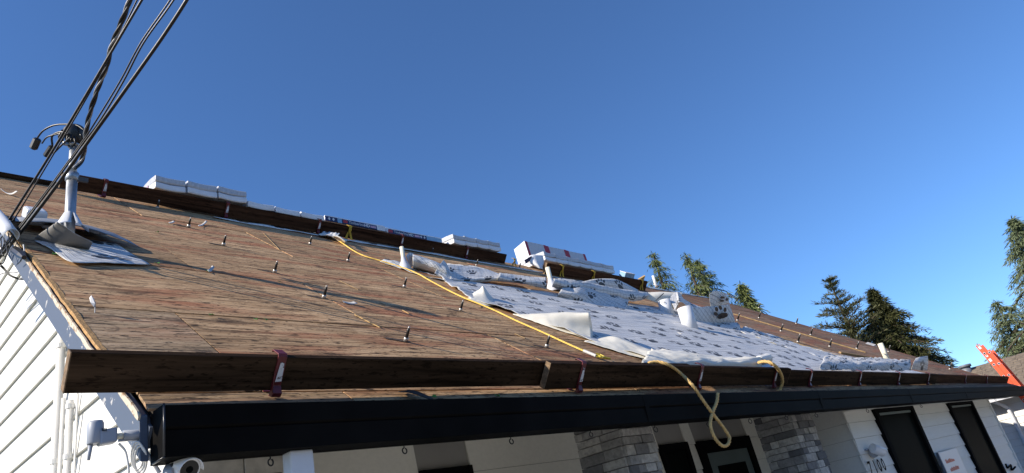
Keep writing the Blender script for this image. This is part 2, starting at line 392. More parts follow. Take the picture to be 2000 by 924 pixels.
# rake: painted board, peeled strip and splintered plywood edge, cut in uneven lengths
def strip(u0, u1, h0, h1, v0, v1, n, jit, seed=0):
    m = MB(); rows_ = []
    for i in range(n+1):
        v = v0+(v1-v0)*i/n; j = noise.noise(Vector((v*7, seed, 0)))*jit; k = noise.noise(Vector((v*9, seed+5, 0)))*jit
        rows_.append([P(u0+j*.4, v, h0+k), P(u1+j*.4, v, h0+k), P(u1+j*.4, v, h1+j), P(u0+j*.4, v, h1+j), P(u0+j*.4, v, h0+k)])
    m.grid([r for r in rows_]); m.add(rows_[0][:4], [(0, 1, 2, 3)]); m.add(rows_[-1][:4], [(3, 2, 1, 0)]); return m
rk = MB().prism([P(-.040, a_, b_) for a_, b_ in ((VR, -.026), (.0, -.026), (-.02, -.05), (-.115, -.152), (VR, -.152))], EU*.028).build('rake_board', 'slate_paint', house, bevel=.002)
strip(-.046, -.038, -.042, -.017, -.01, VR, 220, .007, 3).build('peeling_edge', 'cream_peel', rk)
strip(-.030, -.004, -.016, .001, .2, VR, 220, .0045, 8).build('plywood_edge', 'ply_edge', rk)
slab([(-.0115, -.05), (.214, -.05), (.214, VR), (-.0115, VR)], -.135, -.052).build('rake_soffit', 'slate_paint', house)
# gable wall, overhang .22, lap boards
XG = .22; YF = .35; YB = 2*(RY-E0.y)-YF; YRr = RY-E0.y
def ztop(y): return (min(y, 2*YRr-y))*SA/CA - .05
gw = MB().prism([G(XG+.03, YF, -2.37), G(XG+.03, YB, -2.37), G(XG+.03, YB, ztop(YB)), G(XG+.03, YRr, ztop(YRr)), G(XG+.03, YF, ztop(YF))], Vector((.12, 0, 0))).build('gable_wall', 'wall_back', house)
z = -2.36; EXP = .232
zoff = .02
while z < ztop(YRr):
    poly = [(YF-.004, z), (YB, z), (YB, z+EXP), (YF-.004, z+EXP)]
    poly = clip(poly, lambda p: p[0]*SA/CA - .05 - p[1])
    poly = clip(poly, lambda p: (2*YRr-p[0])*SA/CA - .05 - p[1])
    if len(poly) > 2:
        n = len(poly); m = MB()
        def xo(zz): return XG+.022 - .020*(1-(zz-z)/EXP)     # foot of the board proud
        q = [G(xo(b), a, b) for a, b in poly]; bk = [G(XG+.029, a, b) for a, b in poly]
        m.add(q+bk, [tuple(range(n-1, -1, -1)), tuple(range(n, 2*n))] + [(i, (i+1) % n, n+(i+1) % n, n+i) for i in range(n)])
        m.build('siding_board', 'white_siding', gw)
    z += EXP+.003
# porch back wall, return wall, front wall with their boards (front faces toward -y)
def lap_wall(name, x0, x1, y, z0, z1, exp, mat, holes=()):
    wl = MB().gbox(x0+(.03 if name == 'front_wall' else .002), x1-.002, y+.024, y+.12, z0, z1).build(name, 'wall_back', house)
    z = z0
    while z < z1-.02:
        zt = min(z+exp, z1); segs = [(x0, x1)]
        for a, b, c, d in holes:
            if c < zt and d > z:
                ns = []
                for s0, s1 in segs:
                    if a > s0: ns.append((s0, min(a, s1)))
                    if b < s1: ns.append((max(b, s0), s1))
                segs = [s for s in ns if s[1]-s[0] > .01]
        for s0, s1 in segs:
            k = (zt-z)/exp
            m = MB().add([G(s0, y, z), G(s1, y, z), G(s1, y+.018*k, zt), G(s0, y+.018*k, zt), G(s0, y+.023, z), G(s1, y+.023, z), G(s1, y+.023, zt), G(s0, y+.023, zt)],
                         [(0, 1, 2, 3), (5, 4, 7, 6), (4, 5, 1, 0), (3, 2, 6, 7), (4, 0, 3, 7), (1, 5, 6, 2)])
            m.build('siding_board', mat, wl)
        z += exp+.003
    return wl
doors = [(5.43, 5.99), (6.18, 7.46)]
lap_wall('porch_wall', .22+.15, 7.94, 1.4, -2.36, .2, .27, 'porch_siding', [(doors[0][0], doors[0][1], -2.3, -.145), (doors[1][0], doors[1][1], -2.3, -.155), (2.29, 2.80, -1.6, -.128)])
WIN = [(8.98, 10.75), (12.83, 14.65)]
lap_wall('front_wall', 7.95, 16.14, .35, -2.36, .06, .185, 'white_siding', [(a, b, -1.9, -.10) for a, b in WIN])
# return wall, facing -x, between porch wall and front wall
rw = MB().gbox(7.9745, 8.07, .475, 1.399, -2.36, .188).build('return_wall', 'wall_back', house)
z = -2.36
while z < .18:
    MB().add([G(7.95, .352, z), G(7.95, 1.398, z), G(7.97, 1.398, z+.185), G(7.97, .352, z+.185), G(7.974, .352, z), G(7.974, 1.398, z), G(7.974, 1.398, z+.185), G(7.974, .352, z+.185)],
             [(3, 2, 1, 0), (6, 7, 4, 5), (0, 1, 5, 4), (2, 3, 7, 6), (0, 4, 7, 3), (5, 1, 2, 6)]).build('siding_board', 'white_siding', rw)
    z += .188
MB().gbox(16.12, 16.18, .33, 6, -2.36, .1).build('end_wall', 'white_siding', house)
MB().gbox(.26, 16.1, .372, 1.42, .19, .203).build('porch_ceiling', 'porch_siding', house)
MB().gbox(.0, 18.2, -.004, .022, -.205, -.02).build('fascia', 'gutter_black', house)
MB().gbox(7.95, 18.2, .024, .36, -.16, -.14).build('soffit', 'porch_siding', house)
for k, (a, b) in enumerate(WIN):
    w_ = MB().gbox(a, b, .367, .372, -1.9, -.10).build('window', 'window_black', house)
    fr = MB()
    for q in ((a+.002, a+.13, -1.9, -.102), (b-.13, b-.002, -1.9, -.102)): fr.gbox(q[0], q[1], .315, .3655, q[2], q[3])
    fr.gbox(a+.13, b-.13, .317, .3655, -.20, -.103); fr.gbox(a+.13, b-.13, .317, .3655, -1.9, -1.8)
    fr.build('frame', 'window_black', w_, bevel=.006)
    MB().gbox(a+.16, b-.16, .335, .352, -.245, -.215).build('screen_rail', 'door_green', w_)
    MB().gbox(a+.131, b-.131, .358, .364, -1.8, -.201).build('pane', 'glass', w_)
def framed(name, x0, x1, zt, zb, fw, inner, parts):
    d = MB().gbox(x0, x1, 1.41, 1.4225, zb, zt).build(name, 'window_black', house)
    f = MB().gbox(x0+.001, x0+fw, 1.37, 1.4095, zb, zt).gbox(x1-fw, x1-.001, 1.37, 1.4095, zb, zt).gbox(x0+fw, x1-fw, 1.372, 1.4095, zt-fw, zt-.001)
    f.build('frame', 'window_black', d, bevel=.005)
    if parts:
        MB().gbox(x0+fw+.01, x1-fw-.01, 1.39, 1.4085, zb, zt-fw-.01).build('leaf', inner, d)
        MB().gbox(x0+fw+.17, x1-fw-.17, 1.383, 1.3895, zb+.8, zt-fw-.16).build('pane', 'glass', d)
    else: MB().gbox(x0+fw+.002, x1-fw-.002, 1.40, 1.405, zb, zt-fw-.002).build('pane', 'glass', d)
framed('side_light', 5.435, 5.985, -.146, -2.3, .07, None, False)
framed('front_door', 6.185, 7.455, -.156, -2.3, .13, 'door_green', True)
framed('porch_window', 2.295, 2.795, -.130, -1.6, .05, None, False)
# stone columns
stone_dat = {}
def stone_column(x0, x1, y0, y1, hs, mat='ledge_stone'):
    c = MB().gbox(x0+.02, x1-.02, y0+.02, y1-.02, -2.37, .2).build('stone_column', 'under_deck', house)
    z = -2.36
    while z < .19:
        h = rnd(*hs)
        for face in (0, 1):                       # 0 front (-y), 1 left (-x)
            a0, a1 = (x0, x1) if face == 0 else (y0+.012, y1); a = a0
            while a < a1-.02:
                L = min(rnd(.09, .24), a1-a)
                if a1-(a+L) < .06: L = a1-a
                pr = rnd(.0, .022); g = .0022
                m = MB()
                if face == 0: m.gbox(a+g, a+L-g, y0-pr, y0+.025, z+g, z+h-g)
                else: m.gbox(x0-pr, x0+.025, a+g, a+L-g, z+g, z+h-g)
                m.build('stone', mat, c, bevel=.003)
                a += L
        z += h
stone_column(3.36, 3.76, .35, .78, (.055, .085))
stone_column(6.38, 6.91, .35, .75, (.055, .085))
stone_column(.30, .69, .35, .72, (.10, .125), 'pale_stone')
# gutter: K profile, end cap, seam line, lip
YG = [(-.012, -.205), (-.085, -.2045), (-.088, -.13), (-.094, -.118), (-.094, -.112), (-.118, -.060), (-.118, -.022), (-.106, -.018), (-.106, -.03), (-.100, -.03), (-.100, -.058), (-.078, -.112), (-.075, -.19), (-.018, -.192), (-.018, -.02), (-.012, -.02)]
YG = [(-.012, -.205), (-.112, -.2035), (-.112, -.110), (-.106, -.107), (-.112, -.104), (-.118, -.098), (-.118, -.020), (-.104, -.016), (-.104, -.026), (-.110, -.030), (-.110, -.095), (-.100, -.112), (-.104, -.196), (-.018, -.197), (-.018, -.02), (-.012, -.02)]
gt = MB().prism([G(.0, y, z) for y, z in YG], Vector((18.1, 0, 0))).build('gutter', 'gutter_black', house, bevel=.0015)
ec = MB().prism([G(-.003, -.010, -.2065), G(-.003, -.114, -.206), G(-.003, -.121, -.10), G(-.003, -.121, -.014), G(-.003, -.010, -.014)], Vector((.0025, 0, 0))).build('end_cap', 'gutter_black', gt, bevel=.001)
MB().tube([G(-.003, -.116, -.200), G(-.004, -.122, -.10), G(-.004, -.121, -.014)], .004, 6).build('cap_lip', 'gutter_lip', gt, smooth=True)
MB().tube([G(-.003, -.012, -.204), G(-.003, -.116, -.204)], .004, 6).build('cap_lip', 'gutter_lip', gt, smooth=True)
for xs_ in (3.05, 6.1, 9.15, 12.2): MB().prism([G(xs_, y, z) for y, z in ((-.1135, -.2045), (-.1195, -.098), (-.1195, -.021), (-.1175, -.021), (-.1175, -.098), (-.1115, -.2045))], Vector((.05, 0, 0))).build('seam_band', 'gutter_black', gt)
# downspout below the gutter
ds = MB().gbox(.497, .600, -.075, -.005, -1.6, -.2055).build('downspout', 'white_metal', house, bevel=.006)
MB().gbox(.490, .607, -.082, .0, -.60, -.575).build('strap', 'white_metal', ds)
# pipes on the gable wall
def wall_pipe(px0, px1, r, mat, name, straps=(), u=None):
    a = on_x(*px0, XG-r-.002); b = on_x(*px1, XG-r-.002); a = Vector((a.x, b.y, a.z)); e = Vector((a.x, b.y, .05))
    o = MB().tube([a, e], r, 14).build(name, mat, house, smooth=False)
    for q in o.data.polygons: q.use_smooth = len(q.vertices) == 4
    for s_ in straps:
        z0 = on_x(*s_, XG-r).z
        MB().tube([Vector((a.x, a.y, z0-.014)), Vector((a.x, a.y, z0+.014))], r+.004, 14).build('strap', mat, o, smooth=False)
    return o
wall_pipe((128, 638), (110, 850), .024, 'white_pvc', 'drain_pipe', [(124, 672), (104, 905)])
wall_pipe((128, 775), (118, 900), .012, 'white_pvc', 'conduit')
wall_pipe((142, 778), (132, 900), .020, 'white_pvc', 'conduit', [(140, 792), (134, 892)])
wall_pipe((152, 770), (146, 905), .006, 'white_pvc', 'conduit')
wall_pipe((160, 690), (150, 800), .005, 'white_pvc', 'conduit')
# ------------------------------------------------------------------ toe boards (planks on edge) and roof brackets
def plank(label, u0, u1, v, h0, hh, th, mat, sl=0, bow=0, tw=0, group=None):
    """board on edge: u range, uphill position v, height hh, thickness th; sl slants the left end"""
    t_ = thing('plank', label, 'plank', P(u0, v, h0), group, ROOF)
    n = 14; rows_ = []
    for i in range(n+1):
        f = i/n; j = noise.noise(Vector((u0+(u1-u0)*f*.8, v, 1)))*.004; b = bow*math.sin(PI*f)
        def pt(vv, h): return P(u0 + (u1-u0)*f + (sl*(h/hh) if i == 0 else 0), v+vv+j+tw*f, h0+h+b+j)
        rows_.append([pt(0, 0), pt(0, hh*.33), pt(0, hh*.66), pt(0, hh), pt(th, hh), pt(th, 0), pt(0, 0)])
    m = MB().grid([r[::-1] for r in rows_]); m.build('board', mat, t_, bevel=.004)
    for r, e in ((rows_[0], -1), (rows_[-1], 1)):
        q = [p + EU*(.0025*e) for p in r[:6]]
        MB().add(q+[p-EU*(.004*e) for p in q], [tuple(range(6)) if e < 0 else tuple(range(5, -1, -1))] + [(i, (i+1) % 6, 6+(i+1) % 6, 6+i) for i in range(6)]).build('end_grain', 'end_grain', t_)
    return t_
GP = 'planks on edge along the eave'
plank('long dark plank on edge along the eave with rough sawn left end', -.278, 4.1, .080, .030, .150, .042, 'plank', sl=-.006, tw=.10, group=GP)
plank('second dark plank from the gable end, overlapping the long first one', 2.27, 5.93, .080, .030, .165, .042, 'plank', tw=.04, group=GP)
plank('third dark plank along the eave, below the white underlayment', 5.72, 11.7, .135, .012, .160, .042, 'plank', tw=.03, group=GP)
plank('last reddish brown eave plank, ending beside the orange ladder', 11.55, 18.0, .215, .0, .15, .04, 'plank_red', group=GP)
plank('thin dark strip lying along the ridge left of the mast', -.03, .80, 6.20, .0, .055, .03, 'plank')  # narrow dark strip set along the ridge line
GU = 'planks on edge below the ridge'
plank('long reddish brown plank on edge below the shingle bundles at the ridge', .72, 7.42, 5.93, .03, .172, .045, 'plank_red', bow=-.012, group=GU)
plank('shorter brown plank under the red and white boxes near the ridge', 8.22, 11.45, 5.68, .0, .215, .045, 'plank_red', group=GU)
def bracket(u, v, hh, label, group, w=.042, lean=0, stick=True, mat='red_paint'):
    t_ = thing('roof_bracket', label, 'bracket', P(u, v, 0), group, ROOF)
    m = MB(); d = -.008
    def q(a, b): return [P(u-w/2+a[2]*0, v+a[0], a[1]) for a in b]
    prof = [(-.002, .004), (-.034, .010), (-.040, .03), (-.014, .055), (-.010, hh+.004), (-.002, hh+.016), (.052, hh+.016), (.060, hh+.006), (.060, hh+.001), (.053, hh+.010), (0, hh+.010), (-.004, hh+.002), (-.006, .050), (-.030, .028), (-.027, .014), (-.002, .010)]
    m.prism([P(u-w/2+lean*h, v+a, h) for a, h in prof], EU*w).build('strap', mat, t_, bevel=.002)
    g = MB().prism([P(u-w/2-.001, v-.036, .012), P(u-w/2-.001, v-.009, .012), P(u-w/2-.001, v-.0095, .12)], EU*.004); g.build('gusset', mat, t_)
    MB().rbox(u-w/2+.004, u+w/2-.004, v+.05, v+.34, .0015, .005).build('tail', mat, t_)
    if stick: MB().prism([P(u-w*.30, v-.0165, hh*.40), P(u+w*.38, v-.0165, hh*.42), P(u+w*.32, v-.0125, hh*.86), P(u-w*.12, v-.0125, hh*.90)], EV*-.0012).build('sticker', 'sticker', t_)
    return t_
GB = 'roof brackets holding the eave planks'
LB = [(540, 740, .100, .18, 'red bracket with peeling white sticker, nearest to the gable end'), (1133, 735, .085, .197, 'red bracket with white sticker just right of the plank overlap'),
      (1366, 735, .103, .197, 'red bracket with white strip behind the hanging tan rope'), (1512, 738, .118, .197, 'dark bracket inside the short rope loop'),
      (1581, 740, .138, .174, 'bracket with speckled sticker right of the short rope loop'), (1678, 740, .146, .174, 'bracket below the middle of the far white underlayment'),
      (1754, 740, .155, .174, 'grey forked bracket below the far underlayment flap'), (1812, 740, .162, .174, 'bracket at the right end of the white underlayment'),
      (1884, 742, .215, .15, 'thin bracket on the last eave plank, two before the ladder'), (1926, 742, .215, .15, 'orange tinted bracket on the last eave plank nearest the ladder')]
for x, y, v, hh, lb in LB: bracket(loc(on_v(x, y, v)).x, v, hh, lb, GB)
GB2 = 'red brackets holding the ridge plank'
for (x, y), lb in zip([(206, 362), (443, 410), (622, 445), (785, 470), (912, 492)], ['red bracket on the ridge plank beside the mast', 'red bracket on the ridge plank below the tallest bundle stack', 'red bracket on the ridge plank at the left end of the blue bundles', 'red bracket on the ridge plank above the thin vent pipe', 'red bracket near the right end of the long ridge plank']):
    bracket(loc(on_v(x, y, 5.93)).x, 5.93, .195, lb, GB2)
def strap(x, y, v, hh, lb, w=.05):
    u = loc(on_v(x, y, v)).x
    t_ = thing('safety_strap', lb, 'strap', P(u, v, 0), 'yellow straps over the ridge planks', ROOF)
    for k in (0, 1):
        pts = [P(u-.02+.04*k, v-.008-.004*k, hh+.004), P(u+.012-.02*k, v-.022-.01*k, hh*.75), P(u-.01+.03*k, v-.014-.012*k, hh*.45), P(u-.03+.075*k, v-.03-.01*k, hh*.12), P(u-.035+.08*k, v-.06, .012)]
        c = cat(pts, 5); r = [[p-EU*.017, p-EU*.006, p+EU*.006, p+EU*.017] for p in c]
        MB().grid(r).build('webbing', 'yellow_strap', t_, smooth=True, solid=.004)
    MB().rbox(u-.03, u+.03, v-.012, v+.05, hh+.004, hh+.008).build('webbing', 'yellow_strap', t_)
for a in [(680, 455, 5.93, .19, 'yellow strap over the long ridge plank below the blue bundles'), (1005, 503, 6.1, .13, 'upright yellow strap standing in the gap between the ridge planks'), (1097, 526, 5.68, .215, 'yellow strap on the short ridge plank nearest the cream pipe'), (1158, 538, 5.68, .215, 'middle yellow strap of the short ridge plank'), (1252, 556, 5.68, .215, 'yellow strap at the right end of the short ridge plank')]: strap(*a)

# ------------------------------------------------------------------ steel mounting posts on the deck
pm = {}
def post(px, lb, g='mounting posts on the bare deck', h=.105, k=1):
    b = on_roof(*px); q = loc(b); t_ = thing('mounting_post', lb, 'post', P(q.x, q.y, 0), g, ROOF)
    def cyl(nm, prof, mat, n=12):
        m = MB().tube([P(q.x, q.y, hh) for hh, r in prof], [r*k for hh, r in prof], n); o = m.build(nm, mat, t_)
        for p in o.data.polygons: p.use_smooth = len(p.vertices) == 4
    if px[0] < 1200:
        rs = random.Random(int(px[0])); n = 14; ring = []
        for i in range(n):
            a = 2*PI*i/n; r_ = rs.uniform(.7, 1.25); ring.append(P(q.x-.045+.085*math.cos(a)*r_, q.y+.022+.030*math.sin(a)*r_-.030*math.cos(a), .0022))
        MB().add(ring, [tuple(range(n))]).build('tar_stain', 'tar_stain', t_)
    cyl('base_nut', [(.0, .0165), (.027, .0165), (.028, .015)], 'peg_steel', 10)
    cyl('shaft', [(.0285, .0105), (.088*h/.105, .0105), (.09*h/.105, .009)], 'peg_dark')
    cyl('tip', [(.0905*h/.105, .0075), (h-.004, .007), (h, .004)], 'peg_steel', 8)
ORD = ['lowest', 'second from the eave', 'third from the eave', 'fourth from the eave', 'fifth from the eave', 'topmost']
for k, p in enumerate([(792, 667), (632, 583), (536, 533), (436, 480), (368, 444), (307, 408)]):
    post(p, 'dark steel mounting post, %s in the column nearest the gable end' % ORD[k])
for k, p in enumerate([(1067, 679), (899, 608), (789, 562), (679, 511), (605, 478), (526, 441)]):
    post(p, 'dark steel mounting post, %s in the column beside the yellow rope' % ORD[k])
for p, lb in [((703, 468), 'small dark post against the long ridge plank right of the first yellow strap'), ((843, 497), 'small dark post below the long ridge plank'), ((930, 520), 'short post behind the folded underlayment roll'), ((1014, 525), 'dark bent post left of the cream vent pipe'), ((1106, 541), 'pale post in front of the short ridge plank'),
              ((1440, 627), 'dark post just right of the standing underlayment flap'), ((1482, 602), 'dark post highest on the far deck'), ((1482, 622), 'grey post below the highest one on the far deck'), ((1525, 648), 'white footed post on the lower pale batten'), ((1555, 633), 'grey post on the far deck skyline'), ((1583, 655), 'grey post between two battens, second along'), ((1558, 669), 'grey post at the edge of the far underlayment'), ((1620, 678), 'white footed grey post left of the far cream pipe'), ((1673, 682), 'grey post just left of the far cream pipe'), ((1735, 688), 'pale post right of the far cream pipe'), ((1855, 722), 'grey post near the right end of the deck')]:
    post(p, lb, 'mounting posts beyond the underlayment', h=.16 if p[0] > 1300 else .105, k=1.5 if p[0] > 1300 else 1)

# ------------------------------------------------------------------ shingle bundles over the ridge
YN = 4.62
def bundle(x0, x1, y0, y1, z0, z1, lb, group, mat='wrap_white', sag=.10, seedv=0, name='shingle_bundle', cat_='bundle', band=None, bandmat='wrap_blue', endmat=None):
    t_ = thing(name, lb, cat_, G((x0+x1)/2, (y0+y1)/2, z0), group)
    bm = bmesh.new(); bmesh.ops.create_cube(bm, size=1)
    bmesh.ops.subdivide_edges(bm, edges=bm.edges[:], cuts=5, use_grid_fill=True)
    m = MB()
    for v in bm.verts:
        a, b, c = v.co
        e = max(abs(a), abs(b)); rr = .5*(max(0, abs(c)-.3)/.2)**2*.02
        x = x0+(x1-x0)*(a+.5); y = y0+(y1-y0)*(b+.5)
        f = noise.noise(Vector((x*3+seedv, y*3, c*2)))*.012
        z = z0+(z1-z0)*(c+.5) - sag*((2*b)**2-1)*.5 + f - .012*math.cos(PI*a)*(1 if x1-x0 < .6 else .4) + .008
        k = 1-.02*(abs(c)*2)**6
        v.co = G((x0+x1)/2+(x-(x0+x1)/2)*k, (y0+y1)/2+(y-(y0+y1)/2)*(1-.02*(abs(c)*2)**6) + f*.5, z)
    m.v = [v.co.copy() for v in bm.verts]; m.f = [[v.index for v in f.verts] for f in bm.faces]; m.mi = [0]*len(m.f); bm.free()
    m.build('wrapper', mat, t_, bevel=.004)
    return t_
def txt(body, size, mat, parent, origin, ex, ey, name='lettering', bold=0):
    c = bpy.data.curves.new('font', 'FONT'); c.body = body; c.size = size; c.offset = bold; c.extrude = .0006
    o = bpy.data.objects.new('font', c); COL.objects.link(o); dg = bpy.context.evaluated_depsgraph_get(); dg.update()
    me = bpy.data.meshes.new_from_object(o.evaluated_get(dg)); bpy.data.objects.remove(o)
    ex = ex.normalized(); ez = ex.cross(ey).normalized(); ey = ez.cross(ex); inv = W(parent).inverted()
    for v in me.vertices: v.co = inv @ (origin + ex*v.co.x + ey*v.co.y + ez*v.co.z)
    me.materials.clear(); me.materials.append(M[mat]); me.name = name
    q = bpy.data.objects.new(name, me); COL.objects.link(q); q.parent = parent; return q
def zy(x, y, yy=YN): q = on_y(x, y, yy) - E0; return q.x, q.z
# left stack: three across, two layers
GS = 'shingle bundles saddled over the ridge'
cols = [((303, 343), (363, 353)), ((366, 355), (424, 363)), ((426, 364), (482, 375))]
for k, (a, b) in enumerate(cols):
    x0, za = zy(*a); x1, zb = zy(*b); zt = (za+zb)/2+.008
    for j in (0, 1):
        bundle(x0+.004, x1-.004, YN, YN+1.0, zt-.088*(j+1)+.088*0, zt-.088*j-.004, '%s white shingle bundle in the tallest stack, %s' % (['left', 'middle', 'right'][k], ['top layer', 'bottom layer'][j]), GS, 'wrap_grey' if j == 0 else 'wrap_white', seedv=k*3+j)
    if k == 0:
        lb0 = bpy.data.objects['shingle_bundle']
        for j in (0, 1):
            MB().gbox(x0-.004, x0+.002, YN+.22, YN+.5, zt-.075-.088*j-.01, zt-.02-.088*j-.01).build('label_band', 'wrap_pink' if j == 0 else 'wrap_blue', bpy.data.objects['shingle_bundle' if j == 0 else 'shingle_bundle.001'])
# single layer of three white ends
for k, (a, b) in enumerate([((484, 393), (536, 402)), ((538, 405), (586, 413)), ((588, 415), (633, 421))]):
    x0, za = zy(*a); x1, zb = zy(*b); zt = (za+zb)/2+.006
    bundle(x0+.004, x1-.004, YN, YN+1.0, zt-.085, zt, '%s of the three single white bundles right of the tallest stack' % ['first', 'middle', 'last'][k], GS, seedv=20+k)
# two bundles lying along the ridge with blue printed sides
def blue_bundle(a, b, lb, flip):
    x0, za = zy(*a, 4.80); x1, zb = zy(*b, 4.80); zt = (za+zb)/2
    t_ = bundle(x0, x1, 4.80, 5.15, zt-.085, zt, lb, 'printed bundles lying along the ridge', 'wrap_white', sag=.0, seedv=40+x0)
    L = x1-x0; y = 4.792; zc = zt-.092; h = .072
    def pl(f0, f1, mat, nm, d=0, z0=0, z1=1):
        return MB().gbox(x0+L*f0, x0+L*f1, y-.002-d, y+.012, zc+h*z0, zc+h*z1).build(nm, mat, t_)
    seg = [(.0, .19, 'wrap_blue'), (.19, .26, 'wrap_sky'), (.26, .84, 'wrap_blue'), (.84, .99, 'wrap_white')] if not flip else [(.035, .70, 'wrap_blue'), (.70, .99, 'wrap_sky')]
    for f0, f1, mm in seg: pl(f0+.001, f1-.001, mm, 'printed_panel')
    ex, ey = Vector((1, 0, 0)), Vector((0, 0, 1)); o0 = .37 if not flip else .12
    pl(o0-.09, o0-.02, 'print_red', 'emblem', .0015, .2, .85)
    txt('Timberline', .062, 'print_white', t_, G(x0+L*o0, y-.0035, zc+.018), ex, ey)
    txt('HD', .066, 'print_white', t_, G(x0+L*(o0+.255), y-.0035, zc+.016), ex, ey, bold=.002)
    pl(o0+.36, o0+.455, 'wrap_pink', 'panel_note', .0015, .25, .75)
    for f in ([.06, .125] if not flip else [.60, .66]):
        c = G(x0+L*f, y-.0035, zc+h*.5)
        MB().prism([c+Vector((-.022, 0, 0)), c+Vector((0, 0, -.024)), c+Vector((.022, 0, 0)), c+Vector((0, 0, .024))], Vector((0, -.0012, 0))).build('diamond_mark', 'print_white', t_)
blue_bundle((634, 421), (752, 441), 'blue printed shingle bundle lying along the ridge, left of the pair', False)
blue_bundle((754, 447), (862, 463), 'blue printed shingle bundle lying along the ridge, right of the pair', True)
for k in range(4):
    a = (884+k*23, 457+k*4.2); b = (884+k*23+23, 457+k*4.2+4.2); x0, za = zy(*a); x1, zb = zy(*b)
    for j in (0, 1): bundle(x0+.003, x1-.003, YN, YN+1.0, (za+zb)/2-.085*(j+1), (za+zb)/2-.085*j-.004, '%s bundle of the stack at the right end of the long ridge plank, %s layer' % (['first', 'second', 'third', 'last'][k], ['upper', 'lower'][j]), GS, 'wrap_grey' if j == 0 else 'wrap_white', seedv=60+k*2+j)
for k in range(6):
    a = (1060+k*22.7, 492+k*4.6); b = (1060+k*22.7+22.7, 492+k*4.6+4.6); x0, za = zy(*a); x1, zb = zy(*b)
    for j in (0, 1): bundle(x0+.003, x1-.003, YN-.02, YN+.98, (za+zb)/2-.092*(j+1), (za+zb)/2-.092*j-.004, '%s bundle from the left in front of the red banded boxes, %s layer' % (['first', 'second', 'third', 'fourth', 'fifth', 'sixth'][k], ['upper', 'lower'][j]), GS, 'wrap_grey' if j == 0 else 'wrap_white', seedv=80+k*2+j)
# boxes with red bands standing behind
xa, zt0 = zy(1026, 470, 5.0); xb, zt1 = zy(1145, 497, 5.0)
for k in range(3):
    x0 = xa+(xb-xa)*k/3; x1 = xa+(xb-xa)*(k+1)/3; zt = zt0+(zt1-zt0)*(k+.5)/3+.01; zb_ = zt-.34
    t_ = thing('ridge_cap_box', '%s tall grey box with red end bands on the ridge' % ['left', 'middle', 'right'][k], 'box', G((x0+x1)/2, 5.2, zb_), 'red banded boxes on the ridge')
    tilt = Vector((0, .0, 1)).normalized()
    def bx(f0, f1, nm, mat, d=0):
        MB().obox(G(x0+(x1-x0)*f0, 5.0-d, zb_-d), Vector(((x1-x0)*(f1-f0), 0, 0)), Vector((0, .30+2*d, -.05)), Vector((0, .03, .34+2*d))).build(nm, mat, t_, bevel=.004)
    bx(.005, .995, 'carton', 'wrap_grey' if k else 'wrap_white'); bx(.012 if k == 0 else .001, .12, 'red_band', 'wrap_red', .003); bx(.88, .999, 'red_band', 'wrap_red', .003)
    if k == 0:
        bx(.121, .879, 'grey_wrap', 'wrap_grey', .0025); bx(.0, .011, 'end_panel', 'wrap_white', .0035)
t_ = thing('loose_wrapper', 'crumpled white wrapper with blue print hanging off the bundles above the cream pipe', 'wrapper', on_v(1040, 505, 5.9))
rows_ = [[on_v(1028, 502, 6.0), on_v(1042, 497, 5.95), on_v(1060, 499, 5.9)], [on_v(1030, 512, 5.95), on_v(1045, 508, 5.85), on_v(1062, 512, 5.85)], [on_v(1037, 516, 5.9), on_v(1050, 518, 5.75), on_v(1060, 520, 5.75)], [on_v(1045, 521, 5.9), on_v(1054, 526, 5.7), on_v(1061, 527, 5.7)]]
loft(rows_, 4, 4, wob=.012).build('film', 'wrap_white', t_, smooth=True, solid=.003)
MB().grid([[on_v(1024, 508, 5.93), on_v(1038, 500, 5.93)], [on_v(1027, 515, 5.92), on_v(1040, 507, 5.92)]]).build('blue_print', 'wrap_blue', t_, solid=.002)
t_ = thing('parts_box', 'small clear plastic box sitting on the short ridge plank', 'box', on_v(1232, 543, 5.72))
a = loc(on_v(1216, 541, 5.75)); MB().rbox(a.x, a.x+.33, 5.7, 5.85, .205, .30).build('body', 'wrap_sky', t_, bevel=.006); MB().rbox(a.x-.005, a.x+.335, 5.695, 5.855, .301, .312).build('lid', 'print_white', t_)
t_ = thing('wood_block', 'pointed offcut of fresh wood on the short ridge plank end', 'offcut', on_v(1252, 545, 5.72))
a = loc(on_v(1246, 545, 5.75)); MB().prism([P(a.x, 5.72, .216), P(a.x+.18, 5.72, .216), P(a.x+.19, 5.72, .32)], EV*.04).build('offcut', 'fresh_wood', t_)
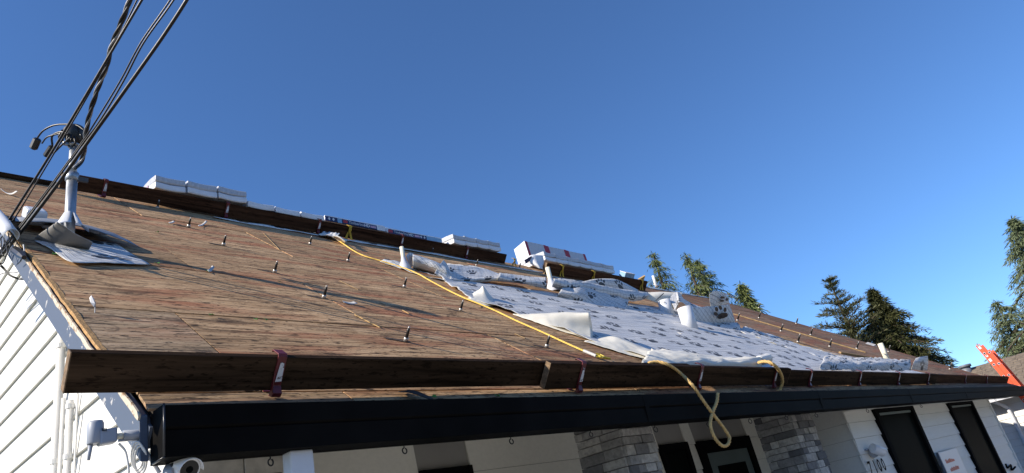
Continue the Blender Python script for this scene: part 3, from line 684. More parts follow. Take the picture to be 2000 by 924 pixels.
# ------------------------------------------------------------------ printed underlayment: sheet, curls, rolls, flaps
UL = ['underlay', 'under_cream']; LU = ['under_cream', 'underlay']
lefts = [(.25, 4.62), (.77, 4.46), (1.45, 4.22), (2.15, 3.98), (2.58, 3.86), (3.0, 3.93), (3.4, 4.1), (3.75, 4.25)]
rights = [(.25, 14.6), (.77, 13.0), (1.45, 11.5), (2.15, 10.75), (2.58, 10.4), (3.0, 10.2), (3.4, 10.3), (3.75, 10.4)]
g = []; uvs = []
NR, NC = 60, 150
lc = cat([Vector((u, v, 0)) for v, u in lefts], 10); rc = cat([Vector((u, v, 0)) for v, u in rights], 10)
for i in range(NR+1):
    f = i/NR*(len(lc)-1); k = min(int(f), len(lc)-2); a = lc[k].lerp(lc[k+1], f-k); b = rc[k].lerp(rc[k+1], f-k); r = []; ur = []
    for j in range(NC+1):
        q = a.lerp(b, j/NC)
        n1 = noise.noise(Vector((q.x*1.1, q.y*9, 0))); n2 = noise.noise(Vector((q.x*2.5, q.y*22, 4)))
        lap = .012 if (q.y % 1.0) < .02 else 0
        edge = .03*max(0, 1-j/5)*(.5+.5*math.sin(q.y*9))
        n3 = abs(noise.noise(Vector((q.x*.9+3, q.y*3.2, 8))))
        r.append(P(q.x, q.y, .014+.012*n1+.006*n2+.03*max(0, .25-n3)+lap+edge)); ur.append((q.x*1.0, q.y*1.0))
    g.append(r); uvs.append(ur)
sh = MB().grid(g, uvs).build('underlayment_sheet', UL, smooth=True, solid=.002, frame=ROOF)
tag(sh, 'white underlayment sheet printed with black paws, spread over the middle of the deck', 'underlayment')
def flap(label, rows_, mats=UL, nu=12, nv=9, rot=0, uo=(0, 0), wob=.006, text=None):
    o = loft(rows_, nu, nv, rot, uo, wob).build('underlayment_flap', mats, smooth=True, solid=.002, frame=ROOF)
    return tag(o, label, 'underlayment', 'loose flaps of underlayment')
def OR(l, h=.012): return [on_roof(x, y, h) for x, y in l]
def OV(l): return [on_v(x, y, v) for x, y, v in l]
# cream curl at the left edge, its square right edge standing
flap('cream underside of a square cornered curl standing beside the yellow rope', [OR([(1002, 614), (1045, 629), (1090, 644), (1158, 665)]), OV([(1003, 613, 2.13), (1048, 622, 1.9), (1092, 630, 1.72), (1157, 645, 1.52)]), OV([(1004, 613, 2.16), (1050, 613, 1.95), (1100, 612, 1.78), (1152, 612, 1.58)]), OV([(1006, 614, 2.2), (1056, 612, 2.02), (1106, 611, 1.9), (1150, 613, 1.72)])], LU)
flap('long grey white curl of underlayment running down to the eave planks', [OR([(1142, 667), (1190, 682), (1240, 696), (1300, 711)]), OV([(1158, 660, 1.5), (1200, 668, 1.2), (1246, 688, .95), (1310, 706, .6)]), OV([(1190, 655, 1.52), (1212, 661, 1.28), (1258, 681, 1.0), (1320, 702, .62)]), OR([(1205, 663), (1240, 672), (1290, 690), (1345, 706)], .02)], LU)
flap('bulging white fold of underlayment lying against the eave plank', [OV([(1255, 708, .24), (1320, 716, .24), (1400, 717, .24), (1488, 718, .24)]), OV([(1262, 695, .40), (1330, 702, .30), (1400, 706, .28), (1487, 703, .28)]), OV([(1268, 686, .62), (1330, 690, .48), (1410, 700, .42), (1484, 698, .40)]), OR([(1275, 684), (1345, 688), (1420, 700), (1480, 702)], .02)], LU, wob=.016)
flap('small pointed curl of underlayment standing above the yellow rope', [OR([(908, 584), (925, 590), (955, 598), (974, 594)]), OV([(914, 580, 2.85), (930, 576, 2.8), (951, 580, 2.72), (970, 590, 2.72)]), OV([(928, 570, 2.95), (938, 564, 2.9), (944, 559, 2.85), (958, 577, 2.85)])], LU, wob=.002)
flap('crumpled strip of underlayment at the foot of the thin vent pipe', [OR([(742, 512), (775, 522), (815, 536), (868, 548)]), OV([(745, 509, 4.35), (768, 514, 4.2), (812, 530, 4.0), (868, 545, 3.75)]), OR([(752, 505), (785, 514), (826, 530), (875, 543)], .012)], UL, wob=.012)
# folded roll along the top of the sheet
ST = [(806, 507, 4.12), (828, 513, 4.04), (850, 521, 3.94), (872, 531, 3.84)]
def around(rows_): return [[on_v(x, y+dy, v+dv) for x, y, v in ST] for dy, dv in rows_]
flap('open cream fold of underlayment beside the thin vent pipe, below a gridded roll', around([(17, .04), (14, -.05), (8, -.09), (3, -.10)]), LU, wob=.006)
flap('bright gridded roll of underlayment with half a paw print beside the thin vent pipe', around([(3.5, -.105), (-3, -.09), (-9, -.02), (-10, .08), (-5, .20)]), UG, rot=.75, uo=(.2, .1), wob=.006)
flap('upright lip of underlayment at the mouth of the roll by the thin vent pipe', [OV([(800, 527, 4.1), (797, 512, 4.15), (793, 500, 4.2)]), OV([(803, 522, 4.15), (800, 505, 4.2), (799, 494, 4.28)]), OV([(806, 519, 4.2), (805, 506, 4.28), (807, 495, 4.35)])], LU, wob=.002)
flap('cream folded end of the roll dropping to a point over the sheet', [OV([(866, 510, 4.0), (874, 518, 3.95), (880, 530, 3.85)]), OV([(856, 520, 3.86), (868, 528, 3.80), (886, 546, 3.68)]), OV([(848, 534, 3.80), (862, 541, 3.74), (891, 552, 3.62)])], LU, wob=.008)
flap('blue shaded gridded fold of underlayment behind the open cream fold', [OV([(872, 549, 3.62), (905, 553, 3.7), (945, 551, 3.8), (985, 549, 3.85)]), OV([(877, 545, 3.6), (906, 547, 3.66), (948, 544, 3.78), (986, 543, 3.82)]), OV([(880, 540, 3.7), (904, 541, 3.8), (950, 540, 3.9), (984, 539, 3.95)]), OV([(872, 515, 4.2), (900, 517, 4.25), (940, 523, 4.3), (978, 535, 4.2)])], UL, wob=.006)
flap('tight gridded roll of underlayment left of the cream pipe', [OV([(972, 549, 3.8), (1010, 553, 3.8), (1045, 560, 3.72), (1068, 566, 3.7)]), OV([(974, 541, 3.74), (1012, 548, 3.72), (1046, 552, 3.66), (1068, 556, 3.64)]), OV([(976, 533, 3.9), (1014, 538, 3.9), (1040, 541, 3.85), (1066, 543, 3.8)]), OV([(980, 534, 4.1), (1014, 540, 4.1), (1042, 543, 4.05), (1070, 545, 4.0)])], UL, wob=.006)
flap('long gridded roll of underlayment right of the cream pipe', [OV([(1078, 563, 3.72), (1110, 568, 3.7), (1160, 577, 3.66), (1232, 590, 3.62), (1270, 580, 3.75)]), OV([(1080, 555, 3.6), (1114, 560, 3.6), (1162, 569, 3.56), (1234, 581, 3.55), (1268, 576, 3.7)]), OV([(1082, 544, 3.7), (1116, 548, 3.7), (1164, 556, 3.65), (1230, 568, 3.65), (1266, 572, 3.8)]), OV([(1086, 545, 3.95), (1120, 550, 3.95), (1168, 558, 3.9), (1232, 570, 3.9), (1266, 573, 3.95)])], UL, wob=.014)
flap('gridded drape below the long roll, hollow at its left end', [OR([(1090, 579), (1130, 588), (1175, 597), (1225, 603)]), OV([(1092, 572, 3.45), (1132, 572, 3.4), (1176, 583, 3.4), (1226, 594, 3.4)]), OV([(1100, 561, 3.62), (1136, 560, 3.6), (1180, 572, 3.55), (1228, 586, 3.52)]), OV([(1104, 562, 3.75), (1138, 562, 3.72), (1180, 575, 3.68), (1226, 588, 3.62)])], UL, rot=.4, wob=.012)
flap('humped grey edge of underlayment with nail heads behind the long roll', [OV([(1140, 553, 4.0), (1175, 562, 4.0), (1215, 570, 4.0), (1250, 578, 4.0)]), OV([(1142, 549, 4.1), (1170, 545, 4.1), (1206, 548, 4.1), (1246, 567, 4.1)]), OV([(1146, 550, 4.3), (1172, 546, 4.35), (1208, 549, 4.35), (1250, 568, 4.3)])], UL, wob=.004)
# standing flaps at the right
fa_ = [OV([(1258, 582, 3.75), (1285, 592, 3.6), (1310, 600, 3.5), (1322, 604, 3.45)]), OV([(1262, 574, 3.78), (1286, 576, 3.65), (1312, 580, 3.55), (1328, 585, 3.5)]), OV([(1266, 571, 3.85), (1290, 570, 3.75), (1316, 571, 3.65), (1334, 572, 3.6)])]
f1 = flap('flat lit flap of underlayment with large lettering behind the first white tube', fa_, ['under_cream', 'under_cream'], wob=.002)
o_ = on_v(1296, 597, 3.43); ex_ = (on_v(1309, 587, 3.43)-o_); ey_ = (on_v(1289, 589, 3.43)-o_)
txt('aw', .13, 'black_plastic', f1, o_, ex_, ey_)
MB().tube([on_v(1296, 573, 3.6), on_v(1281, 587, 3.55)], .008, 6).build('printed_bar', 'black_plastic', f1)
flap('dark hollow tent of underlayment between the white tubes', [OV([(1306, 584, 3.5), (1313, 594, 3.35), (1318, 606, 3.2)]), OV([(1318, 572, 3.6), (1322, 582, 3.45), (1322, 598, 3.25)]), OV([(1326, 571, 3.6), (1327, 577, 3.5), (1330, 590, 3.3)]), OV([(1332, 580, 3.62), (1345, 592, 3.5), (1352, 602, 3.3)]), OV([(1340, 588, 3.7), (1365, 598, 3.6), (1386, 603, 3.5)])], UL, rot=.8, wob=.004)
flap('standing white flap with diamond grid and one large paw print', [OV([(1348, 632, 2.95), (1378, 636, 2.92), (1410, 640, 2.9), (1436, 641, 2.88)]), OV([(1345, 618, 2.98), (1378, 618, 2.95), (1408, 618, 2.92), (1434, 622, 2.9)]), OV([(1343, 602, 3.05), (1376, 599, 3.02), (1404, 597, 3.0), (1424, 594, 2.98)])], UG, rot=.78, uo=(.33, .17), wob=.004)
flap('upper corner of the standing flap folded back, catching the sun', [OV([(1388, 599, 3.02), (1402, 598, 3.01), (1425, 592, 3.0)]), OV([(1386, 586, 3.04), (1402, 581, 3.03), (1422, 582, 3.02)]), OV([(1385, 574, 3.06), (1399, 568, 3.06), (1414, 573, 3.05)])], UG, rot=.5, uo=(.1, .3), wob=.003)
def blob(fl_, cx, cy, a, b, r, v):
    q = [on_v(cx + a*math.cos(k)*math.cos(r) - b*math.sin(k)*math.sin(r), cy + a*math.cos(k)*math.sin(r) + b*math.sin(k)*math.cos(r), v) for k in [2*PI*i/14 for i in range(14)]]
    MB().prism(q, EV*-.003).build('paw_print', 'black_plastic', fl_)
sf = [o for o in bpy.data.objects if o.get('label', '').startswith('standing white flap')][0]; cf = [o for o in bpy.data.objects if o.get('label', '').startswith('upper corner of the standing')][0]
for a_ in ((1411, 616.5, 8, 5.5, -.2), (1406, 618.5, 5, 4.5, 0), (1417, 615, 4.5, 4.5, 0), (1399.5, 604, 3.2, 4.8, -.3), (1406.8, 601, 3.0, 4.6, -.35), (1416, 605, 2.8, 4.5, .05), (1398, 613, 4.4, 3.6, .5)): blob(sf, *a_, 2.905)
for a_ in ((1411, 581, 4.5, 2.4, -.1), (1410, 587.5, 4.4, 2.0, -.1), (1420, 585, 2.2, 3.0, 0)): blob(cf, *a_, 2.99)
flap('curled foot of the standing flap with a squashed paw print', [OV([(1404, 640, 2.7), (1426, 646, 2.62), (1446, 646, 2.62)]), OV([(1408, 634, 2.75), (1428, 638, 2.68), (1445, 636, 2.7)]), OV([(1412, 630, 2.88), (1430, 630, 2.85), (1440, 630, 2.85)])], UL, rot=.7, uo=(.2, .2), wob=.004)
flap('gridded edge strip of underlayment running right from the standing flap', [OR([(1446, 648), (1490, 664), (1540, 680), (1600, 698)]), OV([(1452, 640, 2.75), (1500, 656, 2.35), (1545, 670, 2.05), (1608, 690, 1.6)]), OR([(1462, 640), (1512, 656), (1562, 673), (1620, 690)], .015)], UL, rot=.5, wob=.02)
flap('white upturned strip of underlayment along the far eave plank', [OV([(1600, 722, .42), (1660, 723, .38), (1720, 724, .36), (1778, 725, .36)]), OV([(1606, 706, .50), (1662, 708, .46), (1722, 710, .42), (1780, 713, .42)]), OV([(1612, 694, .8), (1664, 698, .7), (1724, 700, .62), (1776, 703, .55)])], UL, rot=.3, wob=.022)
flap('last upright flap of underlayment near the ladder end', [OV([(1780, 722, .45), (1796, 723, .42), (1811, 724, .42)]), OV([(1784, 709, .46), (1798, 708, .43), (1813, 708, .43)]), OV([(1788, 700, .5), (1798, 697, .48), (1812, 695, .47)])], UL, rot=.1, wob=.003)
t_ = tag(MB().tube([on_v(1482, 705, .36), on_v(1500, 700, .36)], .05, 14).build('paper_roll', 'white_siding', frame=ROOF), 'small white roll of paper beside the short rope loop', 'roll')
# strips along the ridge plank and ridge
def ribbon(label, pts, w, mat, wob=.01):
    c = cat(pts, 8); r0 = [p - EV*(w*.5) + EN*(.006+wob*abs(noise.noise(p*6))) for p in c]; r1 = [p + EN*(.012+wob*abs(noise.noise(p*5))) for p in c]; r2 = [p + EV*(w*.5) + EN*.006 for p in c]
    us = [sum((c[k+1]-c[k]).length for k in range(i)) for i in range(len(c))]
    o = MB().grid([r0, r1, r2], [[(u, 0) for u in us], [(u, w/2) for u in us], [(u, w) for u in us]]).build('underlayment_strip', mat, smooth=True, solid=.002, frame=ROOF)
    return tag(o, label, 'underlayment', 'narrow strips of underlayment')
ribbon('narrow white strip of underlayment under the long ridge plank', [P(2.3, 5.80), P(4.0, 5.78), P(5.5, 5.80), P(8.6, 5.82)], .16, UL, .03)
ribbon('white strip of underlayment below the short ridge plank', [P(8.0, 5.45), P(9.5, 5.42), P(11.3, 5.40), P(12.4, 5.5)], .14, UL, .03)
ribbon('white strip capping the ridge at the gable end', [P(-.02, 6.36), P(.5, 6.37), P(1.0, 6.38)], .16, UL, .02)
ribbon('bright white strip along the ridge in front of the cedars', [P(11.6, 6.33), P(13, 6.36), P(14.3, 6.36), P(15.5, 6.36)], .20, UL, .03)
flap('crumpled blue white scrap at the head of the yellow rope', [OR([(622, 457), (640, 463), (660, 470)]), OV([(628, 455, 5.6), (642, 457, 5.55), (660, 462, 5.45)]), OR([(632, 452), (646, 456), (662, 462)], .03)], UL, wob=.04)
flap('white curled scrap where the yellow rope is tied off', [OR([(650, 465), (662, 472), (674, 476)]), OV([(651, 461, 5.3), (663, 463, 5.2), (675, 472, 5.1)]), OR([(656, 460), (668, 464), (678, 471)], .05)], LU, wob=.004)

# ------------------------------------------------------------------ vent pipes
def vpipe(name, label, px, dh, r, mat, boot=None, top_open=True, flare=0):
    b = on_roof(*px); t_ = thing(name, label, 'pipe', b)
    top = b + Vector((0, 0, dh)); n = 18
    prof = [(0-.05, r), (dh, r), (dh+.001, r*.86), (dh-.08, r*.86)]
    o = MB().tube([b+Vector((0, 0, z)) for z, _ in prof], [q for _, q in prof], n).build('pipe', mat, t_)
    for p in o.data.polygons: p.use_smooth = len(p.vertices) == 4
    if boot:
        pr = [(-.04, r*boot), (.02, r*boot*.9), (dh*.35, r*1.35), (dh*.5, r*1.06)]
        o = MB().tube([b+Vector((0, 0, z)) for z, _ in pr], [q for _, q in pr], n, caps=False).build('boot', 'white_metal', t_, smooth=True)
    q = loc(b); MB().rbox(q.x-r*1.7, q.x+r*1.7, q.y-r*1.7, q.y+r*1.7, .004, .012).build('flange', 'white_metal', t_)
    return t_
vpipe('vent_pipe', 'thin cream vent pipe with flared white boot behind the yellow rope', (791, 524), .285, .026, 'cream_pvc', 3.0)
vpipe('vent_pipe', 'cream vent pipe with dark rim standing in the middle of the underlayment fold', (1080, 566), .36, .036, 'cream_pvc', 3.0)
vpipe('vent_tube', 'wide white tube in front of the lettered flap, left of the two', (1304, 612), .22, .105, 'white_metal')
vpipe('vent_tube', 'wide white tube nearest the eave, right of the two', (1349, 641), .31, .105, 'white_metal')
vpipe('vent_pipe', 'pale cream pipe leaning on the far deck near the dark fir', (1733, 703), .33, .05, 'cream_pvc')
vpipe('vent_pipe', 'short white pipe stub on the ridge in front of the first cedar', (1281, 557), .26, .035, 'white_pvc')
t_ = tag(MB().prism([on_v(1706, 676, 1.6), on_v(1714, 680, 1.6), on_v(1711, 673, 1.6)], EV*.15).build('pipe_cap', 'scrap_white', frame=ROOF), 'small white cap lying behind the far cream pipe', 'cap')

# ------------------------------------------------------------------ service mast with weatherhead and flashing
mb_ = on_roof(134, 475); mt = mb_ + Vector((0, 0, 1.02))
mast = thing('service_mast', 'galvanised electrical mast with black weatherhead at the gable end', 'mast', mb_)
def rnd_tube(pts, r, nm, mat, par, n=20):
    o = MB().tube(pts, r, n).build(nm, mat, par)
    for p in o.data.polygons: p.use_smooth = len(p.vertices) == 4
    return o
Z = Vector((0, 0, .86))
rnd_tube([mb_-Z*.1, mb_+Z*.62], .036, 'lower_pipe', 'galvanised', mast)
rnd_tube([mb_+Z*.60, mb_+Z*1.0], .029, 'upper_pipe', 'galvanised', mast)
rnd_tube([mb_+Z*.60, mb_+Z*.605, mb_+Z*.675, mb_+Z*.68], [.036, .045, .045, .038], 'coupling', 'galvanised', mast)
MB().obox(mb_+Z*.60+Vector((.03, -.03, 0)), Vector((.07, 0, 0)), Vector((0, .02, 0)), Z*.04).build('clamp', 'lead_dark', mast)
rnd_tube([mb_+Z*.95, mb_+Z*.955, mb_+Z*.985, mb_+Z*.99], [.03, .042, .042, .03], 'clamp', 'galvanised', mast)
MB().obox(mb_+Z*.955+Vector((-.075, -.012, 0)), Vector((.05, 0, 0)), Vector((0, .024, 0)), Z*.03).build('clamp_bolt', 'galvanised', mast, bevel=.004)
rnd_tube([mb_+Z*1.0+Vector((q[1]*.0, 0, 0)) + Z*q[0] for q in [(-.02, .05), (.03, .062), (.07, .078), (.12, .08), (.155, .062), (.175, .03), (.178, .004)]], [.05, .062, .078, .08, .062, .03, .004], 'weatherhead', 'black_plastic', mast, 22)
HD = mb_+Z*1.08
for k in range(5):
    a = HD + RT*(-.045+.022*k) - FW*.072 + UP*(.03-.012*k); MB().tube([a, a-UP*.05+RT*(.01*k-.03), a-UP*.09-RT*.02], .007, 6).build('conductor_knockout', 'cable_black', mast, smooth=True)
# flashing: two cones and a lifted sheet
fl = MB()
for s_ in (-1, 1):
    c0 = mb_+Z*.13
    fl.grid([[c0 + Vector((s_*.037*math.cos(t), -.037*math.sin(t), .13)) for t in [0, .5, 1.0, 1.4]], [c0 + Vector((s_*.085*math.cos(t), -.085*math.sin(t)-.01, .02)) for t in [0, .5, 1.0, 1.4]], [c0 + Vector((s_*.12*math.cos(t), -.11*math.sin(t)-.02, -.01)) for t in [0, .5, 1.0, 1.4]]])
fl.build('flashing_cone', 'white_metal', mast, smooth=True, solid=.003)
q = loc(mb_)
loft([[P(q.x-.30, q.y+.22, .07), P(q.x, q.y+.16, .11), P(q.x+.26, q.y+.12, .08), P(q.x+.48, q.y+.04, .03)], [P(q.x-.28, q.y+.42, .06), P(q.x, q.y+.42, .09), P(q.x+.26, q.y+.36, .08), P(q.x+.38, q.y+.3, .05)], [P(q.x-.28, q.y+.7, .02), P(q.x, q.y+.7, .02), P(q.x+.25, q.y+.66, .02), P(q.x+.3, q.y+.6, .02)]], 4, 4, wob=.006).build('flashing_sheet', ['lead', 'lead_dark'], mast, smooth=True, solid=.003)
flap('shade-toned curled scrap of underlayment standing in front of the mast', [OV([(66, 466, 3.02), (95, 474, 2.92), (130, 482, 2.84), (174, 488, 2.80)]), OV([(80, 455, 2.95), (105, 459, 2.84), (140, 470, 2.76), (178, 481, 2.76)]), OV([(98, 442, 2.86), (113, 441, 2.75), (140, 457, 2.70), (181, 474, 2.72)]), OV([(110, 433, 2.78), (118, 437, 2.68), (145, 456, 2.66), (180, 473, 2.70)])], ['under_shaded', 'underlay'], wob=.003)
flap('gridded scrap of underlayment lying below the mast, its front edge lifted', [OV([(68, 470, 2.93), (100, 487, 2.66), (140, 511, 2.32), (210, 513, 2.41), (292, 517, 2.52)]), OV([(82, 470, 2.96), (120, 480, 2.80), (165, 492, 2.68), (218, 500, 2.66), (280, 508, 2.68)]), OR([(95, 468), (140, 474), (185, 478), (222, 484), (262, 499)], .01), OR([(110, 462), (150, 466), (190, 470), (225, 476), (252, 492)], .008)], UL, rot=.9, wob=.003)
flap('small white corner of underlayment at the right of the mast flashing', [OR([(172, 452), (190, 458), (212, 459)], .05), OV([(176, 446, 3.3), (192, 446, 3.3), (206, 456, 3.25)])], UL, wob=.003)
# junk at the rake beside the mast
t_ = tag(loft([[P(-.10+.04*math.cos(t), v, .055+.045*math.sin(t)) for t in [-.6, .4, 1.4, 2.4, 3.3, 4.2]] for v in (2.75, 3.15, 3.6, 4.0)], 3, 2, wob=.008).build('metal_roll', 'white_metal', smooth=True, solid=.003, frame=ROOF), 'bent white metal rolled edge lying on the rake left of the mast', 'metal')
t_ = thing('white_box', 'small white box on the deck behind the rolled metal', 'box', on_roof(60, 436), None, ROOF); a = loc(on_roof(58, 437)); MB().rbox(a.x-.05, a.x+.09, a.y-.08, a.y+.10, .002, .12).build('body', 'white_metal', t_, bevel=.02); MB().rbox(a.x+.06, a.x+.26, a.y-.14, a.y+.08, .002, .03).build('lid', 'white_metal', t_, bevel=.006)
# ------------------------------------------------------------------ overhead cables
def cable(label, pts, r, strands=0, mat='cable_black', name='overhead_cable', pitch=.35, n=10):
    c = cat(pts, n)
    if not strands:
        return tag(MB().tube(c, r, 8).build(name, mat, smooth=True), label, 'cable', 'cables running to the house')
    t_ = thing(name, label, 'cable', c[-1], 'cables running to the house')
    c = cat(pts, 60); ln = [0]
    for i in range(1, len(c)): ln.append(ln[-1]+(c[i]-c[i-1]).length)
    for k in range(strands):
        q = []
        for i, p in enumerate(c):
            t = (c[min(i+1, len(c)-1)]-c[max(i-1, 0)]).normalized(); x = t.cross(Vector((.3, .5, .8))).normalized(); y = t.cross(x)
            a = 2*PI*(ln[i]/pitch + k/strands); q.append(p + x*math.cos(a)*r*.72 + y*math.sin(a)*r*.72)
        MB().tube(q, r*.78 if k else r*.55, 6).build('strand', 'cable_black' if k else 'cable_alu', t_, smooth=True)
    return t_
def seq(a, b): return [far(x, y, a+(b-a)*t) for x, y, t in []]
DN, DF = 4.1, None
ra = on_x(0, 505, -.10); rb_ = on_x(0, 476, -.10)
dA = (ra-CAM).dot(FW)
def line(pxs, d0, d1):                         # depth running from d0 (house end) to d1 (sky end)
    n = len(pxs); return [far(x, y, d0+(d1-d0)*i/(n-1)) for i, (x, y) in enumerate(pxs)]
cable('thick black cable crossing in front of the mast, rightmost of the bundle', [on_x(-60, 568, -.16)] + line([(2, 500), (87, 394), (169, 281), (216, 216), (268, 143), (320, 69), (366, -2), (430, -110)], dA, DN), .0115)
cable('thin black cable beside the thick one, on its left', [on_x(-58, 556, -.12)] + line([(0, 494), (80, 392), (160, 283), (195, 236), (242, 157), (281, 83), (340, -1), (400, -100)], dA+.05, DN+.1), .006)
cable('second thin black cable between the thick one and the twisted cable', [on_x(-58, 552, -.12)] + line([(0, 490), (78, 390), (158, 281), (190, 232), (236, 156), (276, 82), (333, -1), (390, -95)], dA+.1, DN+.15), .0055)
cable('straight black cable passing left of the mast head', [on_x(-60, 536, -.12)] + line([(0, 455), (37, 399), (100, 299), (160, 199), (216, 104), (277, 0), (330, -90)], dA+.2, DN+.25), .0085)
cable('slack thin cable following the straight one down to the rake', [on_x(-60, 545, -.12)] + line([(0, 468), (40, 408), (104, 302), (163, 202), (214, 110), (262, 12), (300, -70)], dA+.22, DN+.3), .005)
md = (mt-CAM).dot(FW)
cable('twisted black and bare aluminium service cable running to the mast head', [mb_+Vector((.0, -.05, .60))]+line([(160, 312), (166, 288), (167, 260), (176, 222), (190, 174), (207, 134), (216, 95), (234, 52), (253, 0), (285, -90)], md-.15, DN+.4), .0125, 3)
cable('black cable looping below the house end bracket over white siding', [on_x(-20, 500, -.05), on_x(5, 522, -.02), on_x(20, 538, .10), on_x(40, 545, .17), on_x(56, 544, .19)], .008)
cable('thin wire looping over the gable siding', [on_x(-10, 540, .1), on_x(10, 533, .15), on_x(28, 533, .18), on_x(42, 529, .19)], .0035)
for k, (x, y) in enumerate([(4, 452), (10, 470), (16, 455), (-4, 480)]):
    cable('%s thin loop of loose wire at the rake bracket' % ['upper', 'lower', 'inner', 'outer'][k], [on_x(x, y, -.08), on_x(x+4, y+22, -.1), on_x(x-4, y+44, -.1), on_x(x-12, y+40, -.12), on_x(x-14, y+12, -.1)], .0035)
t_ = thing('rake_bracket', 'black cable clamp with hook fixed to the rake board', 'clamp', on_x(36, 492, -.06))
MB().tube([on_x(26, 487, -.07), on_x(29, 488, -.07), on_x(42, 498, -.07), on_x(47, 503, -.07)], [.012, .026, .026, .014], 8).build('body', 'black_plastic', t_)
MB().tube([on_x(43, 503, -.07), on_x(40, 510, -.07), on_x(34, 516, -.07)], .004, 6).build('hook', 'black_plastic', t_)
MB().tube([on_x(46, 478, -.05), on_x(48, 490, -.05), on_x(46, 500, -.05)], .004, 6).build('tie', 'galvanised', t_)
# drip loops with splice connectors at the mast head
hd = (HD-CAM).dot(FW)
def dl(label, pxs, dz, r, end=None, en=None):
    pts = [far(x, y, hd+dz+.03*i) for i, (x, y) in enumerate(pxs)]
    t_ = thing('drip_loop', label, 'cable', pts[-1], 'service conductors at the mast head')
    MB().tube(cat(pts, 6), r, 8).build('conductor', 'cable_black', t_, smooth=True)
    if end:
        (x0, y0), (x1, y1), rr = end; a, b = far(x0, y0, hd+dz+.1), far(x1, y1, hd+dz+.1)
        MB().tube([a, a.lerp(b, .12), a.lerp(b, .88), b], [rr*.6, rr, rr, rr*.5], 8).build('splice', 'black_plastic', t_)
dl('outer drip loop ending in the larger black splice left of the mast', [(165, 255), (150, 245), (128, 243), (105, 245), (85, 255), (74, 268), (70, 276)], -.06, .007, ((74, 270), (64, 292), .03))
dl('inner drip loop ending in the smaller black splice', [(135, 262), (118, 258), (102, 266), (102, 284), (98, 290)], -.1, .008, ((102, 285), (88, 306), .022))
dl('straight conductor from the smaller splice up to the mast head', [(138, 268), (122, 282), (104, 300)], -.12, .007)
dl('flat grey lead clipped beside the larger splice', [(130, 258), (112, 262), (92, 268), (82, 280)], -.09, .006)
dl('thick conductor dropping down the right side of the mast head', [(158, 262), (164, 285), (162, 305), (152, 320)], -.08, .009)
# ------------------------------------------------------------------ ropes
def rope(label, pts, r, mat, name='rope', n=30, pitch=None):
    c = cat(pts, n); t_ = thing(name, label, 'rope', c[0]); pitch = pitch or r*7; ln = [0]
    for i in range(1, len(c)): ln.append(ln[-1]+(c[i]-c[i-1]).length)
    m = max(40, int(ln[-1]/pitch*7)); d = []; k = 0
    for i in range(m+1):
        s_ = ln[-1]*i/m
        while k < len(ln)-2 and ln[k+1] < s_: k += 1
        d.append(c[k].lerp(c[k+1], min(1, (s_-ln[k])/max(1e-9, ln[k+1]-ln[k]))))
    for s_ in range(3):
        q = []
        for i, p in enumerate(d):
            t = (d[min(i+1, m)]-d[max(i-1, 0)]).normalized(); x = t.cross(Vector((.31, .52, .8))).normalized(); y = t.cross(x); a = 2*PI*(ln[-1]*i/m/pitch + s_/3)
            q.append(p + (x*math.cos(a) + y*math.sin(a))*r*.52)
        MB().tube(q, r*.58, 6).build('strand', mat, t_, smooth=True)
    return t_
rp = rope('long yellow lifeline rope lying from the ridge plank down to the eave', OR([(650, 463), (672, 477), (690, 489), (712, 500), (742, 509), (785, 522), (815, 534), (842, 549), (872, 565), (905, 581), (935, 593), (968, 607), (1010, 627), (1060, 649), (1110, 672), (1144, 687)], .022), .0085, 'rope_yellow')
MB().tube(OR([(1140, 685), (1152, 690), (1164, 695)], .024), .013, 8).build('taped_splice', 'scrap_white', rp)
MB().tube(OR([(1163, 694), (1172, 697), (1192, 701)], .024), [.012, .013, .009], 8).build('snap_hook', 'hook_yellow', rp)
MB().tube(OR([(1164, 690), (1172, 692), (1180, 696), (1176, 699), (1166, 697)], .03), .004, 6).build('gate', 'hook_yellow', rp)
rope('twisted tan rope hanging over the gutter in a long loop with a cut end', [on_v(1266, 709, .2), on_v(1285, 707, .16), on_v(1306, 713, .09), on_v(1330, 730, .07)] + [on_y(x, y, -.15) for x, y in [(1352, 752), (1366, 772), (1380, 792), (1395, 812), (1412, 834), (1424, 853), (1422, 868), (1411, 871), (1398, 858), (1389, 838), (1388, 822), (1393, 803), (1400, 785), (1402, 768)]], .0125, 'rope_tan')
rope('short thick loop of tan rope over the eave plank', [on_v(1481, 708, .25), on_v(1496, 706, .15)] + [on_v(x, y, .075) for x, y in [(1512, 713), (1524, 728), (1528, 745), (1523, 762)]] + [on_v(1516, 766, .05)], .0155, 'rope_tan')
# ------------------------------------------------------------------ security cameras, weather station, hooks
def bullet(label, a, b, r, mount, disc_r):
    t_ = thing('security_camera', label, 'camera', a); d = (b-a).normalized()
    o = MB().tube([a, a+d*.006, b-d*.006, b], [r*.8, r, r, r*.96], 24).build('body', 'camera_white', t_)
    for p in o.data.polygons: p.use_smooth = len(p.vertices) == 4
    o = MB().tube([b-d*.004, b+d*.0015], r*.82, 24).build('face', 'lens_black', t_)
    MB().tube([b+d*.001, b+d*.004], r*.3, 16).build('lens', 'glass', t_)
    x = d.cross(Vector((0, 0, 1))).normalized(); y = x.cross(d)
    arc = [a + x*math.cos(q)*r*1.03 + y*math.sin(q)*r*1.03 for q in [k*PI/10 for k in range(11)]]
    MB().grid([arc, [p+(b-a)+d*.018 for p in arc]]).build('hood', 'camera_white', t_, smooth=True, solid=.003)
    m0, m1 = mount; MB().tube([a.lerp(b, .3), m1], r*.32, 10).build('arm', 'camera_white', t_)
    n_ = (m1-m0).normalized(); MB().tube([m0, m1], [disc_r, disc_r*.9], 20).build('base', 'station_grey', t_)
    return t_
